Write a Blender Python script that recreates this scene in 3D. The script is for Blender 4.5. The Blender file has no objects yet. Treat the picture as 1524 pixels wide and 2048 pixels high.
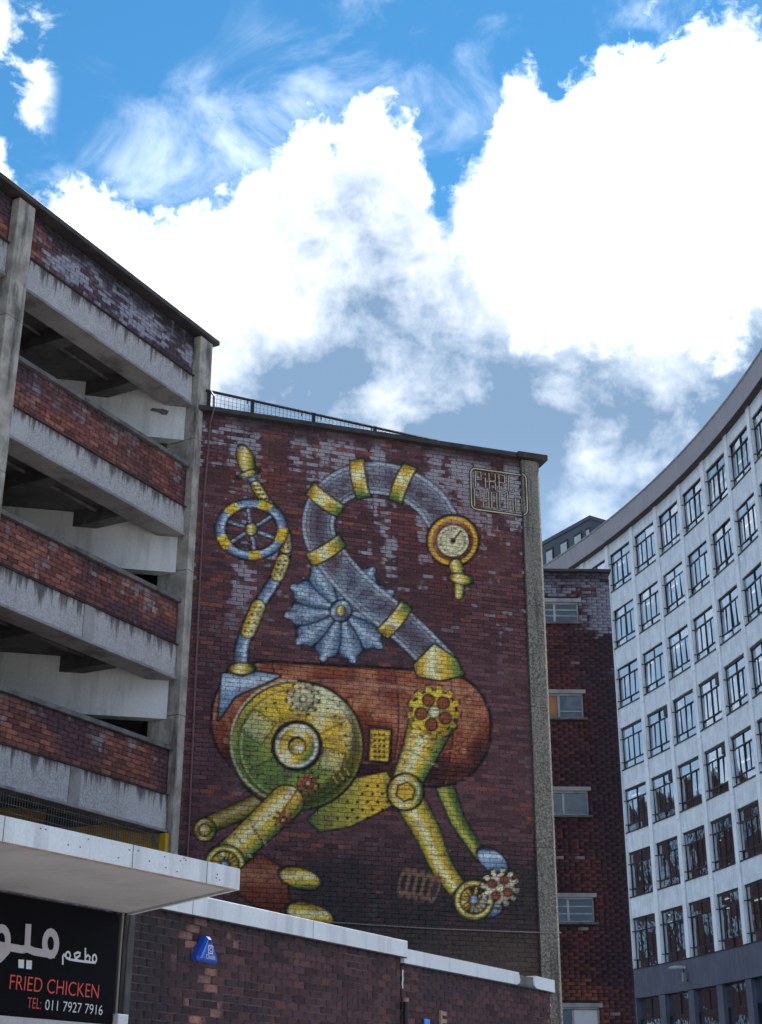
import bpy, math, random
import numpy as np
from mathutils import Matrix, Vector

random.seed(7)
RNG = np.random.default_rng(11)
R_ = math.radians
scene = bpy.context.scene
COL = scene.collection

# ------------------------------------------------------------------ camera
TILT, ROLL = R_(22.863), R_(-0.1686)
ct, st, cr, sr = math.cos(TILT), math.sin(TILT), math.cos(ROLL), math.sin(ROLL)
EYE = np.array([0.0, 0.0, 1.6])
X0 = np.array([1.0, 0, 0]); Y0 = np.array([0, -st, ct]); FW = np.array([0, ct, st])
Xc = cr * X0 - sr * Y0; Yc = sr * X0 + cr * Y0; Zc = -FW
cd = bpy.data.cameras.new('camera')
cam = bpy.data.objects.new('camera', cd); COL.objects.link(cam)
cam.matrix_world = Matrix(((Xc[0], Yc[0], Zc[0], EYE[0]), (Xc[1], Yc[1], Zc[1], EYE[1]),
                           (Xc[2], Yc[2], Zc[2], EYE[2]), (0, 0, 0, 1)))
cd.sensor_fit = 'HORIZONTAL'; cd.sensor_width = 36.0
cd.lens = 2875.9 / 1524 * 36.0
cd.clip_start = 0.1; cd.clip_end = 3000
scene.camera = cam

# ------------------------------------------------------------------ sky and sun
SUN_AZ, SUN_EL = R_(24.0), R_(47.0)      # azimuth to the right of the view, behind the bright cloud
world = bpy.data.worlds.new('World'); scene.world = world; world.use_nodes = True
wt = world.node_tree; wt.nodes.clear()
def wn(t, **k):
    n = wt.nodes.new(t)
    for a, b in k.items(): setattr(n, a, b)
    return n
def wl(a, b): wt.links.new(a, b)
def wm(op, a, b=None, c=None, clamp=False):
    n = wn('ShaderNodeMath', operation=op); n.use_clamp = clamp
    for i, v in enumerate((a, b, c)):
        if v is None: continue
        if isinstance(v, (int, float)): n.inputs[i].default_value = v
        else: wl(v, n.inputs[i])
    return n.outputs[0]
def wstep(v, lo, hi):
    n = wn('ShaderNodeMapRange', interpolation_type='SMOOTHSTEP')
    wl(v, n.inputs[0]); n.inputs[1].default_value = lo; n.inputs[2].default_value = hi
    return n.outputs[0]
def wnoise(vec, scale, detail=6, rough=0.55, off=(0, 0, 0), sc=(1, 1, 1), dist=0.0):
    m = wn('ShaderNodeMapping'); wl(vec, m.inputs[0])
    m.inputs[1].default_value = off; m.inputs[3].default_value = sc
    n = wn('ShaderNodeTexNoise'); wl(m.outputs[0], n.inputs['Vector'])
    n.inputs['Scale'].default_value = scale; n.inputs['Detail'].default_value = detail
    n.inputs['Roughness'].default_value = rough; n.inputs['Distortion'].default_value = dist
    return n.outputs[0]
def wmix(f, a, b):
    n = wn('ShaderNodeMix', data_type='RGBA')
    if isinstance(f, (int, float)): n.inputs[0].default_value = f
    else: wl(f, n.inputs[0])
    for i, v in ((6, a), (7, b)):
        if isinstance(v, tuple): n.inputs[i].default_value = (*v, 1)
        else: wl(v, n.inputs[i])
    return n.outputs[2]

sky = wn('ShaderNodeTexSky', sky_type='NISHITA'); sky.sun_disc = False
sky.sun_elevation = SUN_EL; sky.sun_rotation = SUN_AZ; sky.air_density = 1.0; sky.dust_density = 0.0; sky.ozone_density = 3.0
hs = wn('ShaderNodeHueSaturation'); hs.inputs['Saturation'].default_value = 1.25; hs.inputs['Value'].default_value = 0.63; hs.inputs['Hue'].default_value = 0.488
wl(sky.outputs[0], hs.inputs['Color'])
tc = wn('ShaderNodeTexCoord'); D = tc.outputs['Generated']
sep = wn('ShaderNodeSeparateXYZ'); wl(D, sep.inputs[0])
az = wm('ARCTAN2', sep.outputs[0], sep.outputs[1])
el = wm('ARCSINE', sep.outputs[2])
DEG = math.degrees(1)
azd = wm('MULTIPLY', az, DEG); eld = wm('MULTIPLY', el, DEG)
# height of the cloud tops round the horizon (degrees), and billows on it
fc = wn('ShaderNodeFloatCurve')
wl(wm('MULTIPLY_ADD', azd, 1 / 60.0, 0.5, clamp=True), fc.inputs[1])
tops = [(-30, 36), (-22, 36.5), (-18.2, 36.0), (-16.8, 33.6), (-14, 34.6), (-11, 34.2), (-8, 34.4), (-6, 36.0), (-4, 37.2),
        (-1.6, 38.6), (0.6, 38.1), (2.0, 36.9), (2.9, 34.8), (3.7, 36.6), (5.0, 37.6), (7.0, 39.7), (8.2, 38.2), (10.6, 39.5), (13, 40.0),
        (16.4, 40.2), (18.5, 39.6), (24, 38), (30, 36)]
cv = fc.mapping.curves[0]
while len(cv.points) > 2: cv.points.remove(cv.points[1])
cv.points[0].location = ((tops[0][0] + 30) / 60, tops[0][1] / 60); cv.points[1].location = (1, tops[-1][1] / 60)
for a, e in tops[1:-1]: cv.points.new((a + 30) / 60, e / 60)
for p in cv.points: p.handle_type = 'AUTO'
fc.mapping.update()
topz = wm('MULTIPLY', fc.outputs[0], 60.0)
n_big = wnoise(D, 7.0, 3, 0.5, (3.1, 0.4, 1.7))
n_mid = wnoise(D, 22.0, 7, 0.58, (0.7, 2.4, 0.2), dist=0.25)
n_fine = wnoise(D, 75.0, 4, 0.62, (5.0, 1.0, 2.0), dist=0.4)
disp = wm('ADD', wm('MULTIPLY', wm('SUBTRACT', n_mid, 0.5), 5.5), wm('MULTIPLY', wm('SUBTRACT', n_fine, 0.5), 3.4))
disp = wm('ADD', disp, wm('MULTIPLY', wm('SUBTRACT', n_big, 0.5), 2.4))
height = wm('ADD', wm('SUBTRACT', topz, eld), disp)
mask = wstep(height, -0.7, 1.5)
# thin veils above the bank and stray puffs
veil = wm('MULTIPLY', wstep(wnoise(D, 9.0, 8, 0.6, (1.3, 5.2, 0.1), (1, 1, 1.6), 0.6), 0.46, 0.80), 0.42)
veil = wm('MULTIPLY', veil, wstep(height, -9.0, -0.5))
puff = wm('MULTIPLY', wstep(wnoise(D, 16.0, 9, 0.6, (0.2, 0.9, 3.3), dist=0.5), 0.50, 0.66), wstep(wm('SUBTRACT', -15.3, azd), 0.0, 1.6))
puff = wm('MULTIPLY', puff, wstep(wm('SUBTRACT', 44.0, eld), 0, 3))
high = wm('MULTIPLY', wstep(wnoise(D, 3.2, 8, 0.6, (8.3, 2.2, 4.1), dist=0.3), 0.56, 0.72), wstep(eld, 46.0, 54.0))
mask = wm('MAXIMUM', wm('MAXIMUM', mask, wm('MULTIPLY', puff, 0.85)), wm('MAXIMUM', veil, wm('MULTIPLY', high, 0.8)), clamp=True)
# light in the cloud: bright round the hidden sun and along the tops, grey at its thick base
dx = wm('MULTIPLY', wm('SUBTRACT', azd, 12.6), 0.80); dy = wm('SUBTRACT', eld, 35.0)
rad = wm('SQRT', wm('ADD', wm('MULTIPLY', dx, dx), wm('MULTIPLY', dy, dy)))
rad = wm('ADD', rad, wm('ADD', wm('MULTIPLY', wm('SUBTRACT', n_mid, 0.5), 6.5), wm('MULTIPLY', wm('SUBTRACT', n_fine, 0.5), 2.5)))
glow = wstep(wm('SUBTRACT', 7.6, rad), 0.0, 5.6)
ele = wm('ADD', eld, wm('MULTIPLY', wstep(wm('MULTIPLY', azd, -1.0), 1.0, 8.0), 4.2))
body = wm('ADD', wm('MULTIPLY', wstep(ele, 28.0, 37.0), 0.66), wm('MULTIPLY', wm('SUBTRACT', n_big, 0.5), 1.5))
body = wm('ADD', body, 0.07)
body = wm('ADD', body, wm('MULTIPLY', wm('SUBTRACT', wnoise(D, 13.0, 7, 0.55, (2.2, 7.7, 1.0), (1, 1, 1.5), 0.3), 0.5), 1.7))
body = wm('ADD', body, wm('MULTIPLY', wm('SUBTRACT', n_mid, 0.5), 1.5))
body = wm('ADD', body, wm('MULTIPLY', wm('SUBTRACT', n_fine, 0.5), 0.5))
body = wm('ADD', body, wm('MULTIPLY', wstep(wm('SUBTRACT', 3.0, height), 0.0, 3.0), 0.35), clamp=True)
cl = wmix(body, (0.053, 0.084, 0.127), (0.30, 0.315, 0.34))
cl = wmix(wstep(body, 0.70, 1.0), cl, (0.52, 0.53, 0.55))
cl = wmix(glow, cl, (1.25, 1.25, 1.26))
low = wstep(wm('SUBTRACT', 26.5, eld), 0.0, 6.0)
cl = wmix(wm('MULTIPLY', low, 0.42), cl, (0.098, 0.148, 0.218))
bg1 = wn('ShaderNodeBackground'); wl(hs.outputs[0], bg1.inputs[0]); bg1.inputs[1].default_value = 0.052
bg2 = wn('ShaderNodeBackground'); wl(cl, bg2.inputs[0]); bg2.inputs[1].default_value = 1.0
mx = wn('ShaderNodeMixShader'); wl(mask, mx.inputs[0]); wl(bg1.outputs[0], mx.inputs[1]); wl(bg2.outputs[0], mx.inputs[2])
wo = wn('ShaderNodeOutputWorld'); wl(mx.outputs[0], wo.inputs[0])

sd = bpy.data.lights.new('sun', 'SUN'); sd.energy = 2.4; sd.angle = R_(10); sd.color = (1, 0.95, 0.87)
sun = bpy.data.objects.new('sun', sd); COL.objects.link(sun)
sv = Vector((math.sin(SUN_AZ) * math.cos(SUN_EL), math.cos(SUN_AZ) * math.cos(SUN_EL), math.sin(SUN_EL)))
sun.rotation_euler = sv.to_track_quat('Z', 'Y').to_euler(); sun.location = (20, 60, 60)

scene.view_settings.view_transform = 'Standard'; scene.view_settings.look = 'None'
scene.view_settings.exposure = 2.32; scene.view_settings.gamma = 1.0
scene.view_settings.use_curve_mapping = False
scene.cycles.max_bounces = 5; scene.cycles.diffuse_bounces = 3; scene.cycles.glossy_bounces = 3; scene.cycles.transparent_max_bounces = 6
scene.cycles.use_denoising = True
scene.cycles.adaptive_threshold = 0.02

# ------------------------------------------------------------------ noise for colour attributes
def vnoise(x, y, seed=0):
    xi = np.floor(x).astype(np.int64); yi = np.floor(y).astype(np.int64)
    fx = x - xi; fy = y - yi; fx = fx * fx * (3 - 2 * fx); fy = fy * fy * (3 - 2 * fy)
    def h(a, b):
        n = (a * 374761393 + b * 668265263 + seed * 974711) & 0xffffffff
        n = ((n ^ (n >> 13)) * 1274126177) & 0xffffffff
        return ((n ^ (n >> 16)) & 0xffff) / 65535.0
    return (h(xi, yi) * (1 - fx) + h(xi + 1, yi) * fx) * (1 - fy) + (h(xi, yi + 1) * (1 - fx) + h(xi + 1, yi + 1) * fx) * fy
def fbm(x, y, seed=0, octv=4):
    s = 0; a = 0.5; t = 0
    for i in range(octv):
        s = s + a * vnoise(x * 2 ** i, y * 2 ** i, seed + i * 17); t += a; a *= 0.5
    return s / t
def sstep(v, lo, hi):
    t = np.clip((v - lo) / (hi - lo), 0, 1); return t * t * (3 - 2 * t)
def lerp(a, b, t):
    return a * (1 - t[..., None]) + np.asarray(b) * t[..., None]

# ------------------------------------------------------------------ materials
class NT:
    def __init__(s, name):
        s.m = bpy.data.materials.new(name); s.m.use_nodes = True
        s.t = s.m.node_tree; s.t.nodes.clear()
        s.out = s.n('ShaderNodeOutputMaterial'); s.geo = s.n('ShaderNodeNewGeometry'); s.pos = s.geo.outputs['Position']
    def n(s, t, **k):
        x = s.t.nodes.new(t)
        for a, b in k.items(): setattr(x, a, b)
        return x
    def l(s, a, b): s.t.links.new(a, b)
    def put(s, sock, v):
        if isinstance(v, tuple): sock.default_value = (*v, 1) if len(v) == 3 else v
        elif isinstance(v, (int, float)): sock.default_value = v
        else: s.l(v, sock)
    def noise(s, scale, detail=4, rough=0.6, sc=(1, 1, 1), off=(0, 0, 0), dist=0.0, lo=None, hi=None):
        mp = s.n('ShaderNodeMapping'); s.l(s.pos, mp.inputs[0]); mp.inputs[1].default_value = off; mp.inputs[3].default_value = sc
        x = s.n('ShaderNodeTexNoise'); s.l(mp.outputs[0], x.inputs['Vector'])
        x.inputs['Scale'].default_value = scale; x.inputs['Detail'].default_value = detail
        x.inputs['Roughness'].default_value = rough; x.inputs['Distortion'].default_value = dist
        return x.outputs[0] if lo is None else s.step(x.outputs[0], lo, hi)
    def step(s, v, lo, hi, a=0.0, b=1.0):
        x = s.n('ShaderNodeMapRange', interpolation_type='SMOOTHSTEP'); s.l(v, x.inputs[0])
        for i, q in ((1, lo), (2, hi), (3, a), (4, b)): x.inputs[i].default_value = q
        return x.outputs[0]
    def math(s, op, a, b=None):
        x = s.n('ShaderNodeMath', operation=op); s.put(x.inputs[0], a)
        if b is not None: s.put(x.inputs[1], b)
        return x.outputs[0]
    def mix(s, f, a, b, mode='MIX'):
        x = s.n('ShaderNodeMix', data_type='RGBA', blend_type=mode)
        s.put(x.inputs[0], f); s.put(x.inputs[6], a); s.put(x.inputs[7], b); return x.outputs[2]
    def bump(s, h, strength=0.4, dist=0.01):
        x = s.n('ShaderNodeBump'); x.inputs['Strength'].default_value = strength; x.inputs['Distance'].default_value = dist
        s.l(h, x.inputs['Height']); return x.outputs[0]
    def pbr(s, color, rough=0.8, normal=None, metal=0.0, spec=0.4):
        b = s.n('ShaderNodeBsdfPrincipled'); s.put(b.inputs['Base Color'], color); s.put(b.inputs['Roughness'], rough)
        b.inputs['Metallic'].default_value = metal; b.inputs['Specular IOR Level'].default_value = spec
        if normal is not None: s.l(normal, b.inputs['Normal'])
        s.l(b.outputs[0], s.out.inputs[0]); return s.m

def vary(name, c, amt=0.25, scale=2.0, rough=0.8, fine=40.0, bump=0.25, metal=0.0, spec=0.4, dirt=None, dirt_amt=0.5, streak=True):
    t = NT(name)
    a = t.noise(scale, 5, 0.6); f = t.noise(fine, 3, 0.6)
    col = t.mix(t.step(a, 0.3, 0.7), tuple(x * (1 - amt) for x in c), tuple(min(1, x * (1 + amt)) for x in c))
    col = t.mix(t.step(f, 0.3, 0.7, 0, 0.35), col, tuple(x * 0.7 for x in c))
    if dirt is not None:
        d = t.noise(1.9, 7, 0.70, (2.2, 2.2, 0.35) if streak else (1, 1, 1), (3, 1, 7), lo=0.47, hi=0.68)
        col = t.mix(t.math('MULTIPLY', d, dirt_amt), col, dirt)
    return t.pbr(col, rough, t.bump(f, bump, 0.006), metal, spec)

def brick_material(name):
    t = NT(name)
    at = t.n('ShaderNodeAttribute'); at.attribute_name = 'Col'
    f = t.noise(38.0, 5, 0.65); g = t.noise(9.0, 4, 0.6)
    col = t.mix(t.step(f, 0.34, 0.68), (0.70, 0.70, 0.72), (1.28, 1.26, 1.24))
    col = t.mix(1.0, at.outputs['Color'], col, 'MULTIPLY')
    col = t.mix(t.step(g, 0.5, 0.8, 0, 0.30), col, (0.05, 0.045, 0.05))
    return t.pbr(col, 0.82, t.bump(f, 0.5, 0.006), 0, 0.3)
M = {}
M['brick'] = brick_material('weathered_brick')
M['conc_col'] = vary('column_concrete', (0.38, 0.35, 0.30), 0.40, 3.0, 0.9, 22, 0.6, dirt=(0.06, 0.052, 0.05), dirt_amt=0.85)
def pebbledash(name, c, dirt=(0.06, 0.056, 0.058), damt=0.72, pale=(0.55, 0.54, 0.54), grain=(0.55, 1.35), runs=True):
    t = NT(name)
    f = t.noise(30.0, 4, 0.8); g2 = t.noise(11.0, 5, 0.75, off=(4, 2, 1)); v = t.n('ShaderNodeTexVoronoi'); t.l(t.pos, v.inputs['Vector']); v.inputs['Scale'].default_value = 34
    col = t.mix(t.step(f, 0.36, 0.62), tuple(x * grain[0] for x in c), tuple(x * grain[1] for x in c))
    col = t.mix(t.step(g2, 0.46, 0.68, 0, 0.45), col, tuple(x * 0.45 for x in c))
    w = t.noise(1.1, 5, 0.65, (1, 1, 0.5), (8, 2, 4), lo=0.45, hi=0.70)
    col = t.mix(t.math('MULTIPLY', w, 0.55), col, pale)
    d = t.noise(3.2, 7, 0.72, (2.6, 2.6, 0.16), (1, 5, 2))
    if runs:                                   # run-off stains hang from the upper edge
        tcx = t.n('ShaderNodeTexCoord'); sp = t.n('ShaderNodeSeparateXYZ'); t.l(tcx.outputs['Generated'], sp.inputs[0])
        d = t.math('ADD', d, t.math('MULTIPLY', t.math('SUBTRACT', sp.outputs[2], 0.62), 0.34))
    col = t.mix(t.math('MULTIPLY', t.step(d, 0.50, 0.66), damt), col, dirt)
    return t.pbr(col, 0.93, t.bump(v.outputs['Distance'], 0.7, 0.018))
M['dash'] = pebbledash('pebble_dash_concrete', (0.44, 0.425, 0.43), damt=0.85, grain=(0.74, 1.16))
M['dash_dark'] = pebbledash('pilaster_exposed_aggregate', (0.185, 0.170, 0.140), (0.04, 0.036, 0.036), 0.65, (0.25, 0.235, 0.20), (0.35, 1.75), False)
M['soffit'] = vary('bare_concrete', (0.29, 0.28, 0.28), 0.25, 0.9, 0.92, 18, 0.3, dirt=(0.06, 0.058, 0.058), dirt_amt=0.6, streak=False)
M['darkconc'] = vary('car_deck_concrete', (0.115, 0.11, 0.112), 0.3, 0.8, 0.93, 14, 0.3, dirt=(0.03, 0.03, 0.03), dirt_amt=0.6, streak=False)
M['coping'] = vary('weathered_lead_coping', (0.045, 0.038, 0.04), 0.35, 3.0, 0.7, 30, 0.3, dirt=(0.10, 0.085, 0.08), dirt_amt=0.4)
M['sillconc'] = vary('sill_concrete', (0.15, 0.145, 0.14), 0.3, 4.0, 0.9, 30, 0.4, dirt=(0.04, 0.04, 0.04), dirt_amt=0.7)
M['whitepaint'] = vary('white_painted_concrete', (0.66, 0.68, 0.68), 0.07, 1.2, 0.75, 30, 0.15, dirt=(0.30, 0.29, 0.28), dirt_amt=0.45)
M['yellow'] = vary('yellow_paint', (0.62, 0.36, 0.012), 0.12, 3.0, 0.6, 30, 0.15, dirt=(0.2, 0.11, 0.02), dirt_amt=0.4)
M['fascia'] = vary('white_metal_fascia', (0.72, 0.75, 0.78), 0.05, 1.4, 0.45, 50, 0.08, dirt=(0.33, 0.34, 0.35), dirt_amt=0.42)
M['canopysoff'] = vary('grey_soffit_board', (0.44, 0.44, 0.46), 0.10, 1.0, 0.8, 30, 0.12, dirt=(0.22, 0.22, 0.23), dirt_amt=0.4, streak=False)
M['black'] = vary('black_metal', (0.012, 0.012, 0.014), 0.2, 4, 0.5, 40, 0.1)
M['signblack'] = vary('black_acrylic_sign', (0.003, 0.003, 0.005), 0.2, 2.0, 0.6, 40, 0.03, spec=0.06)
M['signred'] = vary('red_lettering', (0.62, 0.07, 0.045), 0.08, 8, 0.5, 60, 0.03)
M['signwhite'] = vary('pale_lettering', (0.62, 0.64, 0.70), 0.06, 8, 0.5, 60, 0.03)
M['signgrey'] = vary('mauve_grey_lettering', (0.43, 0.40, 0.43), 0.06, 8, 0.5, 60, 0.03)
M['blue'] = vary('blue_plastic', (0.012, 0.075, 0.46), 0.12, 6, 0.35, 60, 0.03, spec=0.5)
M['bluelight'] = vary('sky_blue_plastic', (0.05, 0.26, 0.75), 0.08, 6, 0.35, 60, 0.03, spec=0.5)
M['render_dark'] = vary('stained_render', (0.06, 0.058, 0.06), 0.45, 2.5, 0.9, 24, 0.5, dirt=(0.20, 0.19, 0.18), dirt_amt=0.6)
M['cable'] = vary('maroon_cable', (0.16, 0.085, 0.085), 0.15, 3, 0.6, 40, 0.1)
M['palecable'] = vary('pale_cable', (0.25, 0.21, 0.19), 0.15, 3, 0.6, 40, 0.1)
M['rwhite'] = vary('pale_painted_render', (0.73, 0.805, 0.86), 0.10, 1.6, 0.85, 9, 0.35, dirt=(0.42, 0.47, 0.51), dirt_amt=0.5)
M['rpil'] = vary('white_pilaster_render', (0.82, 0.88, 0.92), 0.04, 0.6, 0.75, 12, 0.2, dirt=(0.46, 0.48, 0.50), dirt_amt=0.6)
M['rfascia'] = vary('grey_fascia_render', (0.345, 0.335, 0.36), 0.07, 0.5, 0.8, 14, 0.15, dirt=(0.25, 0.24, 0.26), dirt_amt=0.4)
M['rband'] = vary('slate_band_cladding', (0.085, 0.095, 0.135), 0.18, 0.6, 0.55, 14, 0.1, dirt=(0.15, 0.17, 0.21), dirt_amt=0.45)
M['steel'] = vary('dark_steel_window', (0.013, 0.014, 0.018), 0.2, 4, 0.5, 40, 0.05)
M['ceil'] = vary('office_ceiling', (0.62, 0.62, 0.62), 0.05, 0.5, 0.9, 10, 0.05)
M['office'] = vary('office_interior', (0.20, 0.20, 0.21), 0.4, 0.25, 0.9, 4, 0.05)
M['frame_grey'] = vary('pale_window_frame', (0.42, 0.45, 0.47), 0.1, 5, 0.6, 40, 0.1, dirt=(0.16, 0.16, 0.16), dirt_amt=0.5)
M['lintel'] = vary('concrete_lintel', (0.33, 0.34, 0.35), 0.15, 3, 0.85, 30, 0.3, dirt=(0.10, 0.10, 0.10), dirt_amt=0.5)
M['board'] = vary('plywood_board', (0.42, 0.20, 0.09), 0.15, 4, 0.8, 40, 0.15)
M['penthouse'] = vary('penthouse_cladding', (0.075, 0.09, 0.11), 0.1, 0.5, 0.6, 14, 0.1)
M['curtain'] = vary('pale_curtain', (0.55, 0.58, 0.62), 0.12, 6, 0.8, 30, 0.2)
M['asphalt'] = vary('asphalt', (0.05, 0.05, 0.052), 0.2, 0.8, 0.9, 40, 0.4)
M['paving'] = vary('paving', (0.26, 0.25, 0.24), 0.15, 0.8, 0.9, 20, 0.3)
M['paintline'] = vary('mural_line_paint', (0.50, 0.44, 0.27), 0.2, 6, 0.8, 50, 0.2)
M['paintdark'] = vary('mural_outline_paint', (0.012, 0.012, 0.016), 0.2, 6, 0.8, 50, 0.2)
M['terracotta'] = vary('terracotta_bracket', (0.33, 0.22, 0.17), 0.2, 8, 0.8, 40, 0.2)
M['lampwhite'] = vary('lamp_housing', (0.62, 0.63, 0.62), 0.06, 3, 0.5, 40, 0.05)
M['leaf'] = vary('moss_green', (0.05, 0.10, 0.02), 0.3, 10, 0.8, 40, 0.1)
def glass_material(name, tint=(0.55, 0.62, 0.65), refl=0.66, dark=False):
    t = NT(name)
    lw = t.n('ShaderNodeLayerWeight'); lw.inputs[0].default_value = 0.35
    tr = t.n('ShaderNodeBsdfTransparent'); tr.inputs[0].default_value = (*tint, 1)
    gl = t.n('ShaderNodeBsdfGlossy'); gl.inputs['Roughness'].default_value = 0.015; gl.inputs[0].default_value = (0.93, 0.95, 0.97, 1)
    wv = t.noise(1.1, 2, 0.5)
    t.l(t.bump(wv, 0.22, 0.06), gl.inputs['Normal'])
    f = t.math('MAXIMUM', t.math('MULTIPLY', lw.outputs['Fresnel'], 1.7), refl)
    f = t.math('MINIMUM', f, 0.92)
    mxn = t.n('ShaderNodeMixShader'); t.l(f, mxn.inputs[0]); t.l(tr.outputs[0], mxn.inputs[1]); t.l(gl.outputs[0], mxn.inputs[2])
    t.l(mxn.outputs[0], t.out.inputs[0]); return t.m
M['glass'] = glass_material('window_glass')
M['glass_dim'] = glass_material('old_window_glass', (0.30, 0.35, 0.38), 0.10)
def emit(name, c, s):
    t = NT(name); e = t.n('ShaderNodeEmission'); e.inputs[0].default_value = (*c, 1); e.inputs[1].default_value = s
    t.l(e.outputs[0], t.out.inputs[0]); return t.m
M['tube'] = emit('fluorescent_tube', (1.0, 0.95, 0.82), 0.40)

# ------------------------------------------------------------------ mesh helpers
class MB:
    def __init__(s): s.v = []; s.f = []
    def add(s, vs, fs):
        b = len(s.v); s.v.extend([tuple(map(float, q)) for q in vs]); s.f.extend([tuple(i + b for i in q) for q in fs]); return s
    def box(s, a, b):
        (x0, y0, z0), (x1, y1, z1) = a, b
        return s.add([(x0, y0, z0), (x1, y0, z0), (x1, y1, z0), (x0, y1, z0), (x0, y0, z1), (x1, y0, z1), (x1, y1, z1), (x0, y1, z1)],
                     [(0, 3, 2, 1), (4, 5, 6, 7), (0, 1, 5, 4), (1, 2, 6, 5), (2, 3, 7, 6), (3, 0, 4, 7)])
    def prism(s, poly, z0, z1):            # polygon in plan (counter-clockwise), extruded in z
        n = len(poly)
        return s.add([(x, y, z0) for x, y in poly] + [(x, y, z1) for x, y in poly],
                     [tuple(range(n - 1, -1, -1)), tuple(range(n, 2 * n))] + [(i, (i + 1) % n, (i + 1) % n + n, i + n) for i in range(n)])
    def slab(s, poly, y0, y1):             # polygon in x,z (wall plane), extruded in y
        n = len(poly)
        return s.add([(x, y0, z) for x, z in poly] + [(x, y1, z) for x, z in poly],
                     [tuple(range(n)), tuple(range(2 * n - 1, n - 1, -1))] + [((i + 1) % n, i, i + n, (i + 1) % n + n) for i in range(n)])
    def tube(s, pts, r, n=6, cap=True):
        pts = [Vector(p) for p in pts]; rings = []
        for i, p in enumerate(pts):
            d = (pts[min(i + 1, len(pts) - 1)] - pts[max(i - 1, 0)]).normalized()
            a = d.cross(Vector((0, 0, 1)) if abs(d.z) < 0.9 else Vector((1, 0, 0))).normalized(); b = d.cross(a)
            rr = r[i] if isinstance(r, (list, tuple)) else r
            rings.append([p + (a * math.cos(k * 2 * math.pi / n) + b * math.sin(k * 2 * math.pi / n)) * rr for k in range(n)])
        vs = [q for g in rings for q in g]; fs = []
        for i in range(len(rings) - 1):
            for k in range(n): fs.append((i * n + k, i * n + (k + 1) % n, (i + 1) * n + (k + 1) % n, (i + 1) * n + k))
        if cap: fs += [tuple(range(n - 1, -1, -1)), tuple(range((len(rings) - 1) * n, len(rings) * n))]
        return s.add(vs, fs)
    def ribbon(s, pts, w, y, closed=False, th=0.003):   # flat stroke in the wall plane (x,z)
        P = [np.array(p, float) for p in pts]; n = len(P)
        L, Rr = [], []
        for i in range(n):
            a = P[i - 1] if (i or closed) else P[i]; b = P[(i + 1) % n] if (i < n - 1 or closed) else P[i]
            d = b - a; d /= max(1e-9, np.linalg.norm(d)); nn = np.array([-d[1], d[0]]) * w / 2
            e = np.zeros(2)
            if not closed and i == 0: e = -d * w * 0.25
            if not closed and i == n - 1: e = d * w * 0.25
            L.append(P[i] + nn + e); Rr.append(P[i] - nn + e)
        vs = [(q[0], y, q[1]) for q in L] + [(q[0], y, q[1]) for q in Rr]
        fs = [(i, (i + 1) % n, n + (i + 1) % n, n + i) for i in range(n if closed else n - 1)]
        return s.add(vs, fs)
    def build(s, name, mat, parent=None, smooth=False, loc=None, rotz=None, bevel=0):
        me = bpy.data.meshes.new(name); me.from_pydata(s.v, [], s.f); me.validate(); me.update()
        if smooth: me.polygons.foreach_set('use_smooth', [True] * len(me.polygons))
        me.materials.append(M[mat] if isinstance(mat, str) else mat)
        return link(name, me, parent, loc, rotz, bevel)
def link(name, me, parent=None, loc=None, rotz=None, bevel=0):
    o = bpy.data.objects.new(name, me); COL.objects.link(o)
    if parent is not None: o.parent = parent
    if loc is not None: o.location = loc
    if rotz is not None: o.rotation_euler = (0, 0, rotz)
    if bevel:
        b = o.modifiers.new('bevel', 'BEVEL'); b.width = bevel; b.segments = 2; b.limit_method = 'ANGLE'
    return o
def thing(name, label, cat, loc=(0, 0, 0), rotz=0.0, group=None):
    o = bpy.data.objects.new(name, None); COL.objects.link(o); o.location = loc; o.rotation_euler = (0, 0, rotz)
    o['label'] = label; o['category'] = cat; o.empty_display_size = 0.3
    if group: o['group'] = group
    return o
def tag(o, label, cat, group=None):
    o['label'] = label; o['category'] = cat
    if group: o['group'] = group
    return o
def box(name, a, b, mat, parent, bevel=0): return MB().box(a, b).build(name, mat, parent, bevel=bevel)
def frame_of(azdeg): return R_(90 - azdeg)       # rotation that turns local x along that azimuth; local y then points back
def rawmesh(name, verts, faces, vcol, mat):
    """quads + per-vertex colour, fast"""
    me = bpy.data.meshes.new(name); nv, nf = len(verts), len(faces)
    me.vertices.add(nv); me.vertices.foreach_set('co', np.asarray(verts, np.float32).ravel())
    me.loops.add(nf * 4); me.loops.foreach_set('vertex_index', np.asarray(faces, np.int32).ravel())
    me.polygons.add(nf); me.polygons.foreach_set('loop_start', np.arange(0, nf * 4, 4, dtype=np.int32))
    me.update(calc_edges=True)
    ca = me.color_attributes.new('Col', 'FLOAT_COLOR', 'POINT')
    rgba = np.ones((nv, 4), np.float32); rgba[:, :3] = vcol; ca.data.foreach_set('color', rgba.ravel())
    me.materials.append(mat); return me

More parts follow.
